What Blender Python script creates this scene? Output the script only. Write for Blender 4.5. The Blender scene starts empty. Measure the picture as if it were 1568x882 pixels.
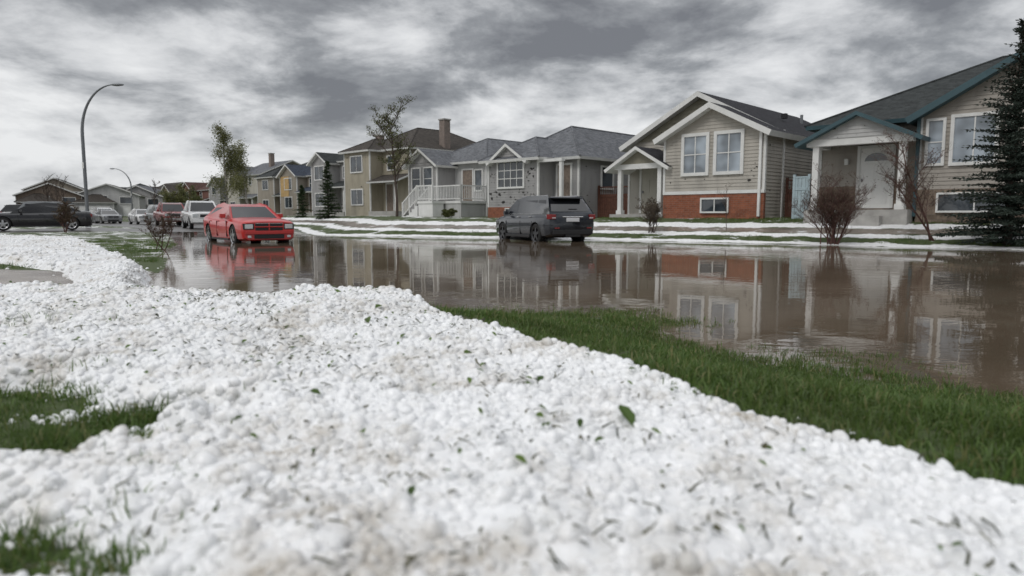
import bpy, math, random
import numpy as np
from mathutils import Vector, Matrix
rnd = random.Random(7)
rng = np.random.default_rng(7)
scene = bpy.context.scene
scene.view_settings.view_transform = 'Standard'
scene.view_settings.look = 'None'
scene.view_settings.exposure = 0
COL = scene.collection

# ------------------------------------------------------------------ materials
def mat_new(name):
    m = bpy.data.materials.new(name); m.use_nodes = True
    nt = m.node_tree
    return m, nt, nt.nodes['Principled BSDF']
def N(nt, t, **kw):
    n = nt.nodes.new(t)
    for k, v in kw.items():
        setattr(n, k, v)
    return n
def L(nt, a, b): nt.links.new(a, b)
def ramp(nt, src, stops):
    r = N(nt, 'ShaderNodeValToRGB')
    e = r.color_ramp.elements
    while len(e) < len(stops): e.new(0.5)
    for i, (p, c) in enumerate(stops):
        e[i].position = p
        e[i].color = (c[0], c[1], c[2], 1) if not isinstance(c, (int, float)) else (c, c, c, 1)
    L(nt, src, r.inputs[0]); return r.outputs[0]
def noise(nt, vec, scale, detail=4, rough=0.55, dist=0.0):
    n = N(nt, 'ShaderNodeTexNoise')
    n.inputs['Scale'].default_value = scale; n.inputs['Detail'].default_value = detail
    n.inputs['Roughness'].default_value = rough; n.inputs['Distortion'].default_value = dist
    if vec is not None: L(nt, vec, n.inputs['Vector'])
    return n.outputs['Fac']
def mixc(nt, f, a, b, mode='MIX'):
    m = N(nt, 'ShaderNodeMix', data_type='RGBA', blend_type=mode)
    for s, v in ((m.inputs[0], f), (m.inputs[6], a), (m.inputs[7], b)):
        if hasattr(v, 'is_linked') or hasattr(v, 'links'): L(nt, v, s)
        elif isinstance(v, (int, float)): s.default_value = v
        else: s.default_value = (v[0], v[1], v[2], 1)
    return m.outputs[2]
def mth(nt, op, a, b=None, clamp=False):
    m = N(nt, 'ShaderNodeMath', operation=op); m.use_clamp = clamp
    for i, v in enumerate((a, b)):
        if v is None: continue
        if isinstance(v, (int, float)): m.inputs[i].default_value = v
        else: L(nt, v, m.inputs[i])
    return m.outputs[0]
def bump(nt, b, h, strength=0.5, dist=0.01):
    n = N(nt, 'ShaderNodeBump'); n.inputs['Strength'].default_value = strength
    n.inputs['Distance'].default_value = dist
    L(nt, h, n.inputs['Height']); L(nt, n.outputs[0], b.inputs['Normal'])
def objco(nt): return N(nt, 'ShaderNodeTexCoord').outputs['Object']

def simple(name, col, rough=0.6, metal=0.0, var=0.12, scale=3.0, coat=0.0, spec=0.5):
    m, nt, b = mat_new(name)
    b.inputs['Roughness'].default_value = rough; b.inputs['Metallic'].default_value = metal
    b.inputs['Coat Weight'].default_value = coat
    b.inputs['Coat Roughness'].default_value = 0.05
    b.inputs['Specular IOR Level'].default_value = spec
    if var > 0:
        f = noise(nt, objco(nt), scale, 5)
        a = [c * (1 - var) for c in col]; d = [min(1, c * (1 + var)) for c in col]
        L(nt, ramp(nt, f, [(0.3, a), (0.7, d)]), b.inputs['Base Color'])
    else:
        b.inputs['Base Color'].default_value = (*col, 1)
    return m
def siding_mat(name, col):
    m, nt, b = mat_new(name)
    co = objco(nt)
    mp = N(nt, 'ShaderNodeMapping'); mp.inputs['Scale'].default_value = (1.2, 1.2, 0.35); L(nt, co, mp.inputs[0])
    f = noise(nt, mp.outputs[0], 1.6, 6, 0.6)
    c = ramp(nt, f, [(0.25, [x * 0.72 for x in col]), (0.5, col), (0.75, [x * 1.1 for x in col])])
    L(nt, c, b.inputs['Base Color']); b.inputs['Roughness'].default_value = 0.6
    return m
def roof_mat(name, col):
    m, nt, b = mat_new(name)
    co = objco(nt)
    sx = N(nt, 'ShaderNodeSeparateXYZ'); L(nt, co, sx.inputs[0])
    cx = N(nt, 'ShaderNodeCombineXYZ')
    L(nt, mth(nt, 'ADD', sx.outputs[0], sx.outputs[1]), cx.inputs[0]); L(nt, mth(nt, 'MULTIPLY', sx.outputs[2], 2.0), cx.inputs[1])
    br = N(nt, 'ShaderNodeTexBrick'); L(nt, cx.outputs[0], br.inputs['Vector'])
    br.inputs['Scale'].default_value = 2.2; br.inputs['Mortar Size'].default_value = 0.012
    br.inputs['Brick Width'].default_value = 0.5; br.inputs['Row Height'].default_value = 0.28
    br.inputs['Color1'].default_value = (*[c * 0.6 for c in col], 1); br.inputs['Color2'].default_value = (*[c * 1.5 for c in col], 1)
    br.inputs['Mortar'].default_value = (*[c * 0.4 for c in col], 1)
    f = noise(nt, co, 5, 7, 0.75)
    c = mixc(nt, 0.5, br.outputs['Color'], ramp(nt, f, [(0.35, [c * 0.5 for c in col]), (0.65, [c * 1.7 for c in col])]))
    L(nt, c, b.inputs['Base Color']); b.inputs['Roughness'].default_value = 0.95
    b.inputs['Specular IOR Level'].default_value = 0.25
    bump(nt, b, br.outputs['Fac'], 0.6, -0.015)
    return m
def brick_mat(name, c1, c2, mortar, scale=4.5, stone=False):
    m, nt, b = mat_new(name)
    co = objco(nt)
    sx = N(nt, 'ShaderNodeSeparateXYZ'); L(nt, co, sx.inputs[0])
    cx = N(nt, 'ShaderNodeCombineXYZ')
    L(nt, mth(nt, 'ADD', sx.outputs[0], sx.outputs[1]), cx.inputs[0]); L(nt, sx.outputs[2], cx.inputs[1])
    br = N(nt, 'ShaderNodeTexBrick'); L(nt, cx.outputs[0], br.inputs['Vector'])
    br.inputs['Scale'].default_value = scale; br.inputs['Mortar Size'].default_value = 0.025
    br.inputs['Row Height'].default_value = 0.33 if not stone else 0.5
    br.inputs['Brick Width'].default_value = 0.9
    br.inputs['Color1'].default_value = (*c1, 1); br.inputs['Color2'].default_value = (*c2, 1); br.inputs['Mortar'].default_value = (*mortar, 1)
    f = noise(nt, co, 5, 5, 0.6)
    L(nt, mixc(nt, 0.35, br.outputs['Color'], ramp(nt, f, [(0.3, [x * 0.5 for x in c1]), (0.7, [x * 1.2 for x in c2])])), b.inputs['Base Color'])
    b.inputs['Roughness'].default_value = 0.85
    bump(nt, b, br.outputs['Fac'], 0.7, -0.01)
    return m
def glass_mat(name, col, rough=0.05):
    m, nt, b = mat_new(name)
    f = noise(nt, objco(nt), 0.9, 2)
    L(nt, ramp(nt, f, [(0.4, [c * 0.55 for c in col]), (0.6, [c * 1.4 for c in col])]), b.inputs['Base Color'])
    b.inputs['Roughness'].default_value = rough; b.inputs['IOR'].default_value = 1.52
    b.inputs['Specular IOR Level'].default_value = 0.8
    return m

M = {}
M['white'] = simple('white_trim', (0.68, 0.68, 0.66), 0.5, var=0.08)
M['teal'] = simple('teal_trim', (0.040, 0.085, 0.10), 0.5)
M['glass'] = glass_mat('window_glass', (0.045, 0.055, 0.065))
M['glass_blue'] = glass_mat('window_glass_blinds', (0.27, 0.31, 0.35), 0.1)
M['glass_car'] = simple('car_glass', (0.012, 0.013, 0.015), 0.03, var=0, spec=0.7)
M['brick'] = brick_mat('red_brick', (0.19, 0.06, 0.03), (0.30, 0.10, 0.05), (0.24, 0.19, 0.16))
M['stone'] = brick_mat('brown_stone', (0.11, 0.08, 0.06), (0.27, 0.21, 0.16), (0.16, 0.14, 0.12), 3.2, True)
M['chimbrick'] = brick_mat('chimney_brick', (0.20, 0.16, 0.14), (0.27, 0.22, 0.19), (0.2, 0.18, 0.16))
M['door_white'] = simple('door_paint', (0.76, 0.76, 0.74), 0.4, var=0.05)
M['wood'] = simple('fence_wood', (0.10, 0.04, 0.025), 0.7, var=0.3, scale=8)
M['woodgrey'] = simple('weathered_wood', (0.20, 0.16, 0.13), 0.8, var=0.3, scale=8)
M['concrete'] = simple('concrete', (0.36, 0.35, 0.33), 0.8, var=0.2)
M['dark'] = simple('dark_opening', (0.02, 0.02, 0.022), 0.8, var=0)
M['sheath'] = simple('torn_sheathing', (0.03, 0.028, 0.027), 0.9, var=0.2)
M['paleblue'] = simple('pale_blue_panel', (0.42, 0.52, 0.56), 0.6)
M['metal'] = simple('galvanised_metal', (0.20, 0.21, 0.22), 0.45, 0.5)
M['board'] = simple('plywood', (0.48, 0.32, 0.14), 0.8, var=0.2)
SID = {k: siding_mat('siding_' + k, c) for k, c in dict(
    tan=(0.40, 0.375, 0.33), taupe=(0.33, 0.302, 0.265), shake=(0.24, 0.225, 0.17), grey=(0.31, 0.305, 0.30), lgrey=(0.46, 0.46, 0.45),
    beige=(0.35, 0.315, 0.24), beige2=(0.30, 0.265, 0.215), blue=(0.22, 0.24, 0.27), cream=(0.44, 0.42, 0.36), redbrown=(0.16, 0.07, 0.05), brown=(0.20, 0.15, 0.11)).items()}
RF = {k: roof_mat('shingles_' + k, c) for k, c in dict(
    black=(0.026, 0.026, 0.030), dgrey=(0.036, 0.040, 0.040), grey=(0.125, 0.130, 0.140), brown=(0.055, 0.048, 0.042), blue=(0.045, 0.055, 0.075), red=(0.08, 0.045, 0.038)).items()}

# ------------------------------------------------------------------ mesh helpers
def mesh_obj(name, verts, faces, mats, parent=None, smooth=False, fm=None):
    me = bpy.data.meshes.new(name)
    me.from_pydata([tuple(v) for v in verts], [], [tuple(f) for f in faces])
    for m in (mats if isinstance(mats, (list, tuple)) else [mats]): me.materials.append(m)
    if fm is not None: me.polygons.foreach_set('material_index', fm)
    if smooth: me.polygons.foreach_set('use_smooth', [True] * len(me.polygons))
    me.update()
    o = bpy.data.objects.new(name, me); COL.objects.link(o)
    if parent: o.parent = parent
    return o
def np_mesh(name, V, F, mats, parent=None, smooth=False, link=True):
    V = np.asarray(V, dtype=np.float32); F = np.asarray(F, dtype=np.int32)
    me = bpy.data.meshes.new(name)
    k = F.shape[1]
    me.vertices.add(len(V)); me.vertices.foreach_set('co', V.ravel())
    me.loops.add(F.size); me.loops.foreach_set('vertex_index', F.ravel())
    me.polygons.add(len(F)); me.polygons.foreach_set('loop_start', np.arange(0, F.size, k, dtype=np.int32))
    me.polygons.foreach_set('loop_total', np.full(len(F), k, dtype=np.int32))
    if smooth: me.polygons.foreach_set('use_smooth', np.ones(len(F), dtype=bool))
    for m in (mats if isinstance(mats, (list, tuple)) else [mats]): me.materials.append(m)
    me.update(calc_edges=True); me.validate()
    o = bpy.data.objects.new(name, me)
    if link: COL.objects.link(o)
    if parent: o.parent = parent
    return o
def empty(name, loc=(0, 0, 0), rotz=0):
    e = bpy.data.objects.new(name, None); COL.objects.link(e)
    e.location = loc; e.rotation_euler = (0, 0, rotz); e.empty_display_size = 0.5
    return e
BOXF = [(0, 3, 2, 1), (4, 5, 6, 7), (0, 1, 5, 4), (1, 2, 6, 5), (2, 3, 7, 6), (3, 0, 4, 7)]

# ------------------------------------------------------------------ noise / terrain maths
def vnoise(x, y, seed=0):
    xi = np.floor(x).astype(np.int64); yi = np.floor(y).astype(np.int64)
    fx = x - xi; fy = y - yi
    fx = fx * fx * (3 - 2 * fx); fy = fy * fy * (3 - 2 * fy)
    def h(a, b):
        n = (a * 374761393 + b * 668265263 + seed * 974711) & 0x7fffffff
        n = ((n ^ (n >> 13)) * 1274126177) & 0x7fffffff
        n = n ^ (n >> 16)
        return (n & 0xffff) / 65535.0
    return (h(xi, yi) * (1 - fx) + h(xi + 1, yi) * fx) * (1 - fy) + (h(xi, yi + 1) * (1 - fx) + h(xi + 1, yi + 1) * fx) * fy
def fbm(x, y, seed=0, o=4):
    s = 0; a = 1; t = 0
    for i in range(o):
        s = s + a * vnoise(x * 2 ** i, y * 2 ** i, seed + i); t += a; a *= 0.5
    return s / t
def sm(t):
    t = np.clip(t, 0, 1); return t * t * (3 - 2 * t)
def dline(x, y, P):
    d = np.full(x.shape, 1e9)
    for (ax, ay), (bx, by) in zip(P[:-1], P[1:]):
        ex, ey = bx - ax, by - ay
        t = np.clip(((x - ax) * ex + (y - ay) * ey) / (ex * ex + ey * ey), 0, 1)
        d = np.minimum(d, np.hypot(x - ax - t * ex, y - ay - t * ey))
    return d
def inside(x, y, P):
    r = np.zeros(x.shape, dtype=bool); n = len(P)
    for i in range(n):
        ax, ay = P[i]; bx, by = P[(i + 1) % n]
        if ay == by: continue
        c = ((ay > y) != (by > y)) & (x < (bx - ax) * (y - ay) / (by - ay) + ax)
        r ^= c
    return r
NEAR = [(60, -40), (8, -4), (4.6, 1.3), (2.75, 3.2), (1.85, 3.95), (1.2, 4.6), (1.0, 5.4), (0.95, 6.1), (0.4, 6.3), (-.5, 6.3), (-1.6, 6.6), (-2.8, 6.8), (-3.8, 7.2), (-4.5, 8.3), (-5.3, 10.0), (-6.1, 12.0), (-7.4, 14.6), (-9.2, 18), (-11.0, 22.5), (-17, 34), (-28, 50), (-66, 92), (-110, 135)]
FAR = [(-95, 138), (-56, 97), (-24, 60), (-14, 44), (-9.6, 32.5), (-3, 29), (2.9, 26.3), (8, 22.8), (13.6, 18.3), (22, 10), (70, -40)]
LOW = NEAR + FAR
HAIL = [(2.4, -1.0), (1.40, .5), (1.02, 1.2), (.83, 1.6), (.59, 2.05), (.27, 2.6), (-.02, 3.15), (-.31, 3.8), (-.72, 4.9), (-1.0, 5.6), (-1.5, 6.1), (-2.6, 6.3), (-3.6, 6.7), (-4.3, 7.7), (-5.0, 9.2), (-5.9, 11.0), (-7.4, 13.2), (-10.6, 17.5), (-15, 23.5), (-24, 24), (-18, 16.5), (-12, 12.8), (-8.6, 11.7), (-7.0, 10.6), (-5.75, 9.0), (-5.05, 7.7), (-5.0, 6.8), (-5.6, 5.9), (-7.5, 5.4), (-9, 4.0), (-9, 1), (-6, -1.0)]
DRIVE = [(-6.1, 8.9), (-9, 9.0), (-25, 4)]
def dists(x, y):
    ins = inside(x, y, LOW); dn = dline(x, y, NEAR); df = dline(x, y, FAR)
    return ins, dn, df
def gz(x, y):
    ins, dn, df = dists(x, y)
    wob = (fbm(x * 0.9, y * 0.9, 3) - 0.5)
    floor_ = -0.17 + 0.26 * sm((y - 33) / 11.0)
    amp = 0.36 - 0.27 * sm((y - 3.9) / 3.6)
    zn = amp * sm((dn + wob * 0.5) / 2.3) + 0.05 * wob * sm(dn / 1.0)
    zf = 0.80 * sm(df / 6.5) ** 0.8 + 0.05 * wob
    w = sm((dn - df) / 6 + 0.5)
    zo = zn * (1 - w) + zf * w
    base = np.where(y > 33, np.maximum(floor_, -0.0) * sm((y - 33) / 5), 0.0)
    zo = zo + base
    d = np.minimum(dn, df)
    zi = floor_ * sm((d + wob * 0.3) / 1.6) + base * (1 - sm(d / 1.6))
    return np.where(ins, zi, zo)
PATCH = [(-1.32, 1.66, .42, .27), (-1.6, 2.0, .3, .16), (-.95, 1.0, .24, .15), (-2.45, 3.05, .34, .18), (-.95, .75, .28, .12)]
def sdh(x, y):
    """signed distance inside hail (+ inside)"""
    d = dline(x, y, HAIL + [HAIL[0]])
    s = np.where(inside(x, y, HAIL), d, -d)
    for cx, cy, rx, ry in PATCH:
        q = np.hypot((x - cx) / rx, (y - cy) / ry) + (fbm(x * 7, y * 7, 31, 3) - .5) * 1.3
        s = np.minimum(s, (q - 1) * min(rx, ry))
    return s + (fbm(x * 3.2, y * 3.2, 11, 3) - 0.5) * 0.16
def hz(x, y, s=None):
    if s is None: s = sdh(x, y)
    far = sm((y - 6) / 3)
    t = 0.12 * sm((s + 0.03) / 0.2) * (0.7 + 0.6 * fbm(x * 1.3, y * 1.3, 21, 3)) * (1 + 0.3 * far)
    ridge = .12 * np.exp(-(dline(x, y, [(-4.3, 7.5), (-4.9, 8.6), (-5.8, 10.2)]) / .4) ** 2)
    return gz(x, y) + t + ridge - 0.02 - 0.10 * sm(-s / 0.15) + (fbm(x * 14, y * 14, 5, 2) - .5) * 0.030 * sm(s / .2) + (fbm(x * 2.2, y * 2.2, 8, 2) - .5) * 0.09 * sm(s / .4)

# ------------------------------------------------------------------ ground
def ground_material():
    m, nt, b = mat_new('ground_mix')
    co = objco(nt)
    at = N(nt, 'ShaderNodeAttribute'); at.attribute_name = 'mask'
    sp = N(nt, 'ShaderNodeSeparateColor'); L(nt, at.outputs['Color'], sp.inputs[0])
    n1 = noise(nt, co, 1.2, 6, 0.65); n2 = noise(nt, co, 14, 5, 0.7)
    grass = mixc(nt, n1, ramp(nt, n2, [(0.3, (0.018, 0.030, 0.008)), (0.7, (0.05, 0.08, 0.02))]),
                 ramp(nt, n2, [(0.3, (0.045, 0.06, 0.018)), (0.7, (0.10, 0.125, 0.045))]))
    asph = ramp(nt, n2, [(0.3, (0.055, 0.05, 0.046)), (0.7, (0.10, 0.092, 0.085))])
    conc = ramp(nt, n1, [(0.35, (0.13, 0.105, 0.085)), (0.65, (0.26, 0.225, 0.19))])
    hail = ramp(nt, n2, [(0.3, (0.55, 0.55, 0.55)), (0.6, (0.80, 0.80, 0.80))])
    thr = mth(nt, 'SUBTRACT', n1, 0.5)
    def msk(ch, k=1.2, g=9):
        v = mth(nt, 'ADD', sp.outputs[ch], mth(nt, 'MULTIPLY', thr, k))
        return mth(nt, 'MULTIPLY', mth(nt, 'SUBTRACT', v, 0.45), g, True)
    c = mixc(nt, msk(0, 0.3, 6), grass, asph)
    c = mixc(nt, msk(2, 0.3, 8), c, conc)
    c = mixc(nt, msk(1, 1.8, 9), c, hail)
    L(nt, c, b.inputs['Base Color'])
    rr = mixc(nt, msk(0, 0.3, 6), (0.9, 0.9, 0.9), (0.28, 0.28, 0.28))
    rr = mixc(nt, msk(2, 0.3, 8), rr, (0.25, 0.25, 0.25))
    L(nt, rr, b.inputs['Roughness'])
    bump(nt, b, n2, 0.5, 0.03)
    return m
def ground():
    ls = np.linspace
    xs = np.unique(np.concatenate([[-900, -500, -300, -200, -150, -125], ls(-105, -30, 70), ls(-30, -10, 70), ls(-10, 6, 140), ls(6, 22, 80), ls(22, 60, 20), [90, 150, 300, 900]]))
    ys = np.unique(np.concatenate([[-300, -100, -50, -20], ls(-10, 0, 20), ls(0, 10, 100), ls(10, 34, 140), ls(34, 60, 80), ls(60, 140, 60), [160, 220, 350, 600, 1300]]))
    X, Y = np.meshgrid(xs, ys); x = X.ravel(); y = Y.ravel()
    z = gz(x, y)
    s = sdh(x, y)
    z = z - 0.04 * sm(s / 0.1)
    nx, ny = len(xs), len(ys)
    i = np.arange(nx * ny).reshape(ny, nx)
    F = np.stack([i[:-1, :-1].ravel(), i[:-1, 1:].ravel(), i[1:, 1:].ravel(), i[1:, :-1].ravel()], 1)
    o = np_mesh('ground', np.stack([x, y, z], 1), F, ground_material(), smooth=True)
    ins, dn, df = dists(x, y)
    road = np.where(ins, 1.0, 0.0)
    cs = dline(x, y, [(-90, -7), (-22, 41)]); road = np.maximum(road, 1 - sm((cs - 3.5) / 1.0))
    drv = dline(x, y, DRIVE); conc = 1 - sm((drv - 1.5) / 0.6)
    isfar = df < dn
    side = np.where(isfar & ~ins, np.exp(-((df - 2.9) / .5) ** 4), 0); conc = np.maximum(conc, side)
    g = 0.12 + 0 * x
    band = np.exp(-((df - 0.5) / 0.4) ** 2) * 1.0 + np.exp(-((df - 2.1) / .38) ** 2) * .95 + 1.0 * np.exp(-((df - 3.9) / .6) ** 2) + .55 * np.exp(-((df - 6.5) / 1.0) ** 2)
    g = np.where(isfar & ~ins, np.maximum(0.28, band), g)
    nearleft = sm((-x - 6) / 3) * sm((y - 10) / 4) * (~isfar)
    g = np.maximum(g, nearleft * 0.42)
    g = np.where(ins, 0, g); g = np.where(road > .5, g * 0.3, g); g = np.where(drv < 1.7, g * .3, g)
    g = g * (1 - sm((y - 75) / 40))
    col = np.stack([road, g, conc, np.ones_like(x)], 1).astype(np.float32)
    a = o.data.color_attributes.new('mask', 'FLOAT_COLOR', 'POINT'); a.data.foreach_set('color', col.ravel())
ground()

# ------------------------------------------------------------------ water
def water():
    m, nt, b = mat_new('muddy_water')
    co = objco(nt)
    f = noise(nt, co, 0.35, 4, 0.6)
    L(nt, ramp(nt, f, [(0.35, (0.098, 0.073, 0.050)), (0.65, (0.150, 0.116, 0.084))]), b.inputs['Base Color'])
    b.inputs['Roughness'].default_value = 0.02; b.inputs['IOR'].default_value = 1.345
    mp = N(nt, 'ShaderNodeMapping'); mp.inputs['Scale'].default_value = (1.0, 1.5, 1); L(nt, co, mp.inputs[0])
    n1 = noise(nt, mp.outputs[0], 1.6, 3, 0.5, 0.4); n2 = noise(nt, mp.outputs[0], 8, 3, 0.5)
    calm = ramp(nt, noise(nt, co, 0.25, 2), [(0.40, 0.25), (0.6, 1.0)])
    h = mth(nt, 'MULTIPLY', mth(nt, 'ADD', n1, mth(nt, 'MULTIPLY', n2, 0.18)), calm)
    bump(nt, b, h, 0.085, 0.05)
    xs = np.linspace(-45, 60, 22); ys = np.linspace(-25, 47, 16)
    X, Y = np.meshgrid(xs, ys); i = np.arange(X.size).reshape(X.shape)
    F = np.stack([i[:-1, :-1].ravel(), i[:-1, 1:].ravel(), i[1:, 1:].ravel(), i[1:, :-1].ravel()], 1)
    np_mesh('flood_water', np.stack([X.ravel(), Y.ravel(), 0 * X.ravel()], 1), F, m)
water()

# ------------------------------------------------------------------ hail
def hail_mat(name, inst):
    m, nt, b = mat_new(name)
    co = N(nt, 'ShaderNodeNewGeometry').outputs['Position']
    n1 = noise(nt, co, 1.9, 6, 0.7); n2 = noise(nt, co, 30, 4, 0.6); n3 = noise(nt, co, 9, 5, .7)
    c = ramp(nt, n2, [(0.25, (0.74, 0.75, 0.76)), (0.6, (0.86, 0.865, 0.87))])
    c = mixc(nt, ramp(nt, n3, [(0.47, 0.0), (0.66, 0.4)]), c, (0.62, 0.625, 0.61))
    d = mth(nt, 'MULTIPLY', ramp(nt, n1, [(0.47, 0.0), (0.64, 1.0)]), ramp(nt, n3, [(0.40, 0.1), (0.62, .75)]))
    c = mixc(nt, d, c, (0.36, 0.31, 0.235))
    if inst:
        oi = N(nt, 'ShaderNodeObjectInfo')
        c = mixc(nt, ramp(nt, oi.outputs['Random'], [(0.0, 0.4), (0.25, 0.0), (1, 0.0)]), c, (0.52, 0.53, 0.53))
    L(nt, c, b.inputs['Base Color'])
    b.inputs['Roughness'].default_value = 0.28
    if not inst: bump(nt, b, n2, 0.5, 0.012)
    return m
def instancer(name, P, rot, scl, idx, coll, parent=None):
    me = bpy.data.meshes.new(name)
    me.vertices.add(len(P)); me.vertices.foreach_set('co', np.asarray(P, np.float32).ravel())
    a = me.attributes.new('rot', 'FLOAT_VECTOR', 'POINT'); a.data.foreach_set('vector', np.asarray(rot, np.float32).ravel())
    a = me.attributes.new('scl', 'FLOAT_VECTOR', 'POINT'); a.data.foreach_set('vector', np.asarray(scl, np.float32).ravel())
    a = me.attributes.new('idx', 'INT', 'POINT'); a.data.foreach_set('value', np.asarray(idx, np.int32))
    o = bpy.data.objects.new(name, me); COL.objects.link(o)
    if parent: o.parent = parent
    ng = bpy.data.node_groups.new(name + '_scatter', 'GeometryNodeTree')
    ng.interface.new_socket(name='Geometry', in_out='INPUT', socket_type='NodeSocketGeometry')
    ng.interface.new_socket(name='Geometry', in_out='OUTPUT', socket_type='NodeSocketGeometry')
    gi = ng.nodes.new('NodeGroupInput'); go = ng.nodes.new('NodeGroupOutput')
    ci = ng.nodes.new('GeometryNodeCollectionInfo'); ci.inputs['Collection'].default_value = coll
    ci.inputs['Separate Children'].default_value = True; ci.inputs['Reset Children'].default_value = True
    ip = ng.nodes.new('GeometryNodeInstanceOnPoints'); ip.inputs['Pick Instance'].default_value = True
    def attr(n, t):
        q = ng.nodes.new('GeometryNodeInputNamedAttribute'); q.data_type = t; q.inputs['Name'].default_value = n
        return [s for s in q.outputs if s.enabled and s.name == 'Attribute'][0]
    l = ng.links.new
    l(gi.outputs[0], ip.inputs['Points']); l(ci.outputs[0], ip.inputs['Instance'])
    l(attr('idx', 'INT'), ip.inputs['Instance Index']); l(attr('rot', 'FLOAT_VECTOR'), ip.inputs['Rotation']); l(attr('scl', 'FLOAT_VECTOR'), ip.inputs['Scale'])
    l(ip.outputs[0], go.inputs[0])
    md = o.modifiers.new('scatter', 'NODES'); md.node_group = ng
    return o
def ico(sub=2):
    import bmesh
    bm = bmesh.new(); bmesh.ops.create_icosphere(bm, subdivisions=sub, radius=1)
    V = np.array([v.co[:] for v in bm.verts]); F = np.array([[v.index for v in f.verts] for f in bm.faces]); bm.free()
    return V, F
def hail():
    hm = hail_mat('hail_mass', False); hs = hail_mat('hail_stone', True)
    top = empty('hail_drift')
    def patch(name, xs, ys):
        X, Y = np.meshgrid(xs, ys); x = X.ravel(); y = Y.ravel(); s = sdh(x, y); z = hz(x, y, s)
        keep = s > -0.22
        nx, ny = len(xs), len(ys); i = np.arange(nx * ny).reshape(ny, nx)
        F = np.stack([i[:-1, :-1].ravel(), i[:-1, 1:].ravel(), i[1:, 1:].ravel(), i[1:, :-1].ravel()], 1)
        F = F[keep[F].all(1)]
        u, inv = np.unique(F, return_inverse=True)
        np_mesh(name, np.stack([x, y, z], 1)[u], inv.reshape(F.shape), hm, top, smooth=True)
    patch('packed_hail_near', np.linspace(-5.0, 2.4, 430), np.linspace(-0.5, 6.0, 380))
    patch('packed_hail_far', np.linspace(-25, 0.0, 420), np.linspace(6.0, 25, 330))
    V, F = ico(2)
    coll = bpy.data.collections.new('hailstone_shapes')
    for k in range(6):
        r = np.random.default_rng(k); W = V.copy()
        for j in range(5):
            d = r.normal(size=3); d /= np.linalg.norm(d)
            W *= (1 + 0.07 * np.sin(W @ d * 2.6 + r.uniform(0, 6)))[:, None]
        W *= r.uniform(0.78, 1.12, size=3)
        o = np_mesh('hailstone_%d' % k, W, F, hs, smooth=True, link=False); coll.objects.link(o)
    def pts(n, x0, x1, y0, y1):
        return rng.uniform(x0, x1, n), rng.uniform(y0, y1, n)
    PX = []; PR = []
    for (n, x0, x1, y0, y1, r0, r1, ed) in [(56000, -3.6, 1.7, 0.45, 4.0, .007, .020, .03), (26000, -5.6, 0.6, 4.0, 9.0, .010, .026, .06), (18000, -25, -3.5, 8.5, 25, .02, .045, .15)]:
        x, y = pts(n, x0, x1, y0, y1)
        vis = (np.abs(x) < y * 0.95 + 0.55)
        s = sdh(x, y)
        keep = vis & ((s > 0) | (rng.random(n) < 0.3 * np.exp(s / ed))) & (s > -0.5)
        x, y, s = x[keep], y[keep], s[keep]
        r = r0 + (r1 - r0) * rng.random(len(x)) ** 2.0
        r = np.where(s < 0, np.minimum(r, r0 * 1.4), r)
        z = np.maximum(hz(x, y, s), gz(x, y)) + r * rng.uniform(-.8, .15, len(x))
        PX.append(np.stack([x, y, z], 1)); PR.append(r)
    P = np.concatenate(PX); R = np.concatenate(PR)
    S = R[:, None] * rng.uniform(.8, 1.2, (len(R), 3))
    instancer('hailstones', P, rng.uniform(0, 6.28, (len(P), 3)), S, rng.integers(0, 6, len(P)), coll, top)
hail()

# ------------------------------------------------------------------ grass
def leaf_mat(name, c1, c2, rough=0.5, trans=0.25, patch=None):
    m, nt, b = mat_new(name)
    geo = N(nt, 'ShaderNodeNewGeometry'); oi = N(nt, 'ShaderNodeObjectInfo')
    r = mth(nt, 'FRACT', mth(nt, 'ADD', geo.outputs['Random Per Island'], oi.outputs['Random']))
    c = ramp(nt, r, [(0.0, c1), (1.0, c2)]) if not patch else ramp(nt, r, [(0.0, c1), (.84, c2), (.88, patch), (1.0, patch)])
    if patch:
        f = noise(nt, geo.outputs['Position'], 1.7, 4, .6)
        c = mixc(nt, ramp(nt, f, [(0.42, 0.0), (0.62, 0.6)]), c, mixc(nt, .5, c1, (c2[0] * .7, c2[1] * .48, c2[2] * .6)))
    L(nt, c, b.inputs['Base Color'])
    b.inputs['Roughness'].default_value = rough; b.inputs['Specular IOR Level'].default_value = 0.3
    if trans:
        tr = N(nt, 'ShaderNodeBsdfTranslucent'); tr.inputs[0].default_value = (*[min(1, x * 1.3) for x in c2], 1)
        mx = N(nt, 'ShaderNodeMixShader'); mx.inputs[0].default_value = trans
        L(nt, b.outputs[0], mx.inputs[1]); L(nt, tr.outputs[0], mx.inputs[2])
        L(nt, mx.outputs[0], nt.nodes['Material Output'].inputs[0])
    return m
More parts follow.
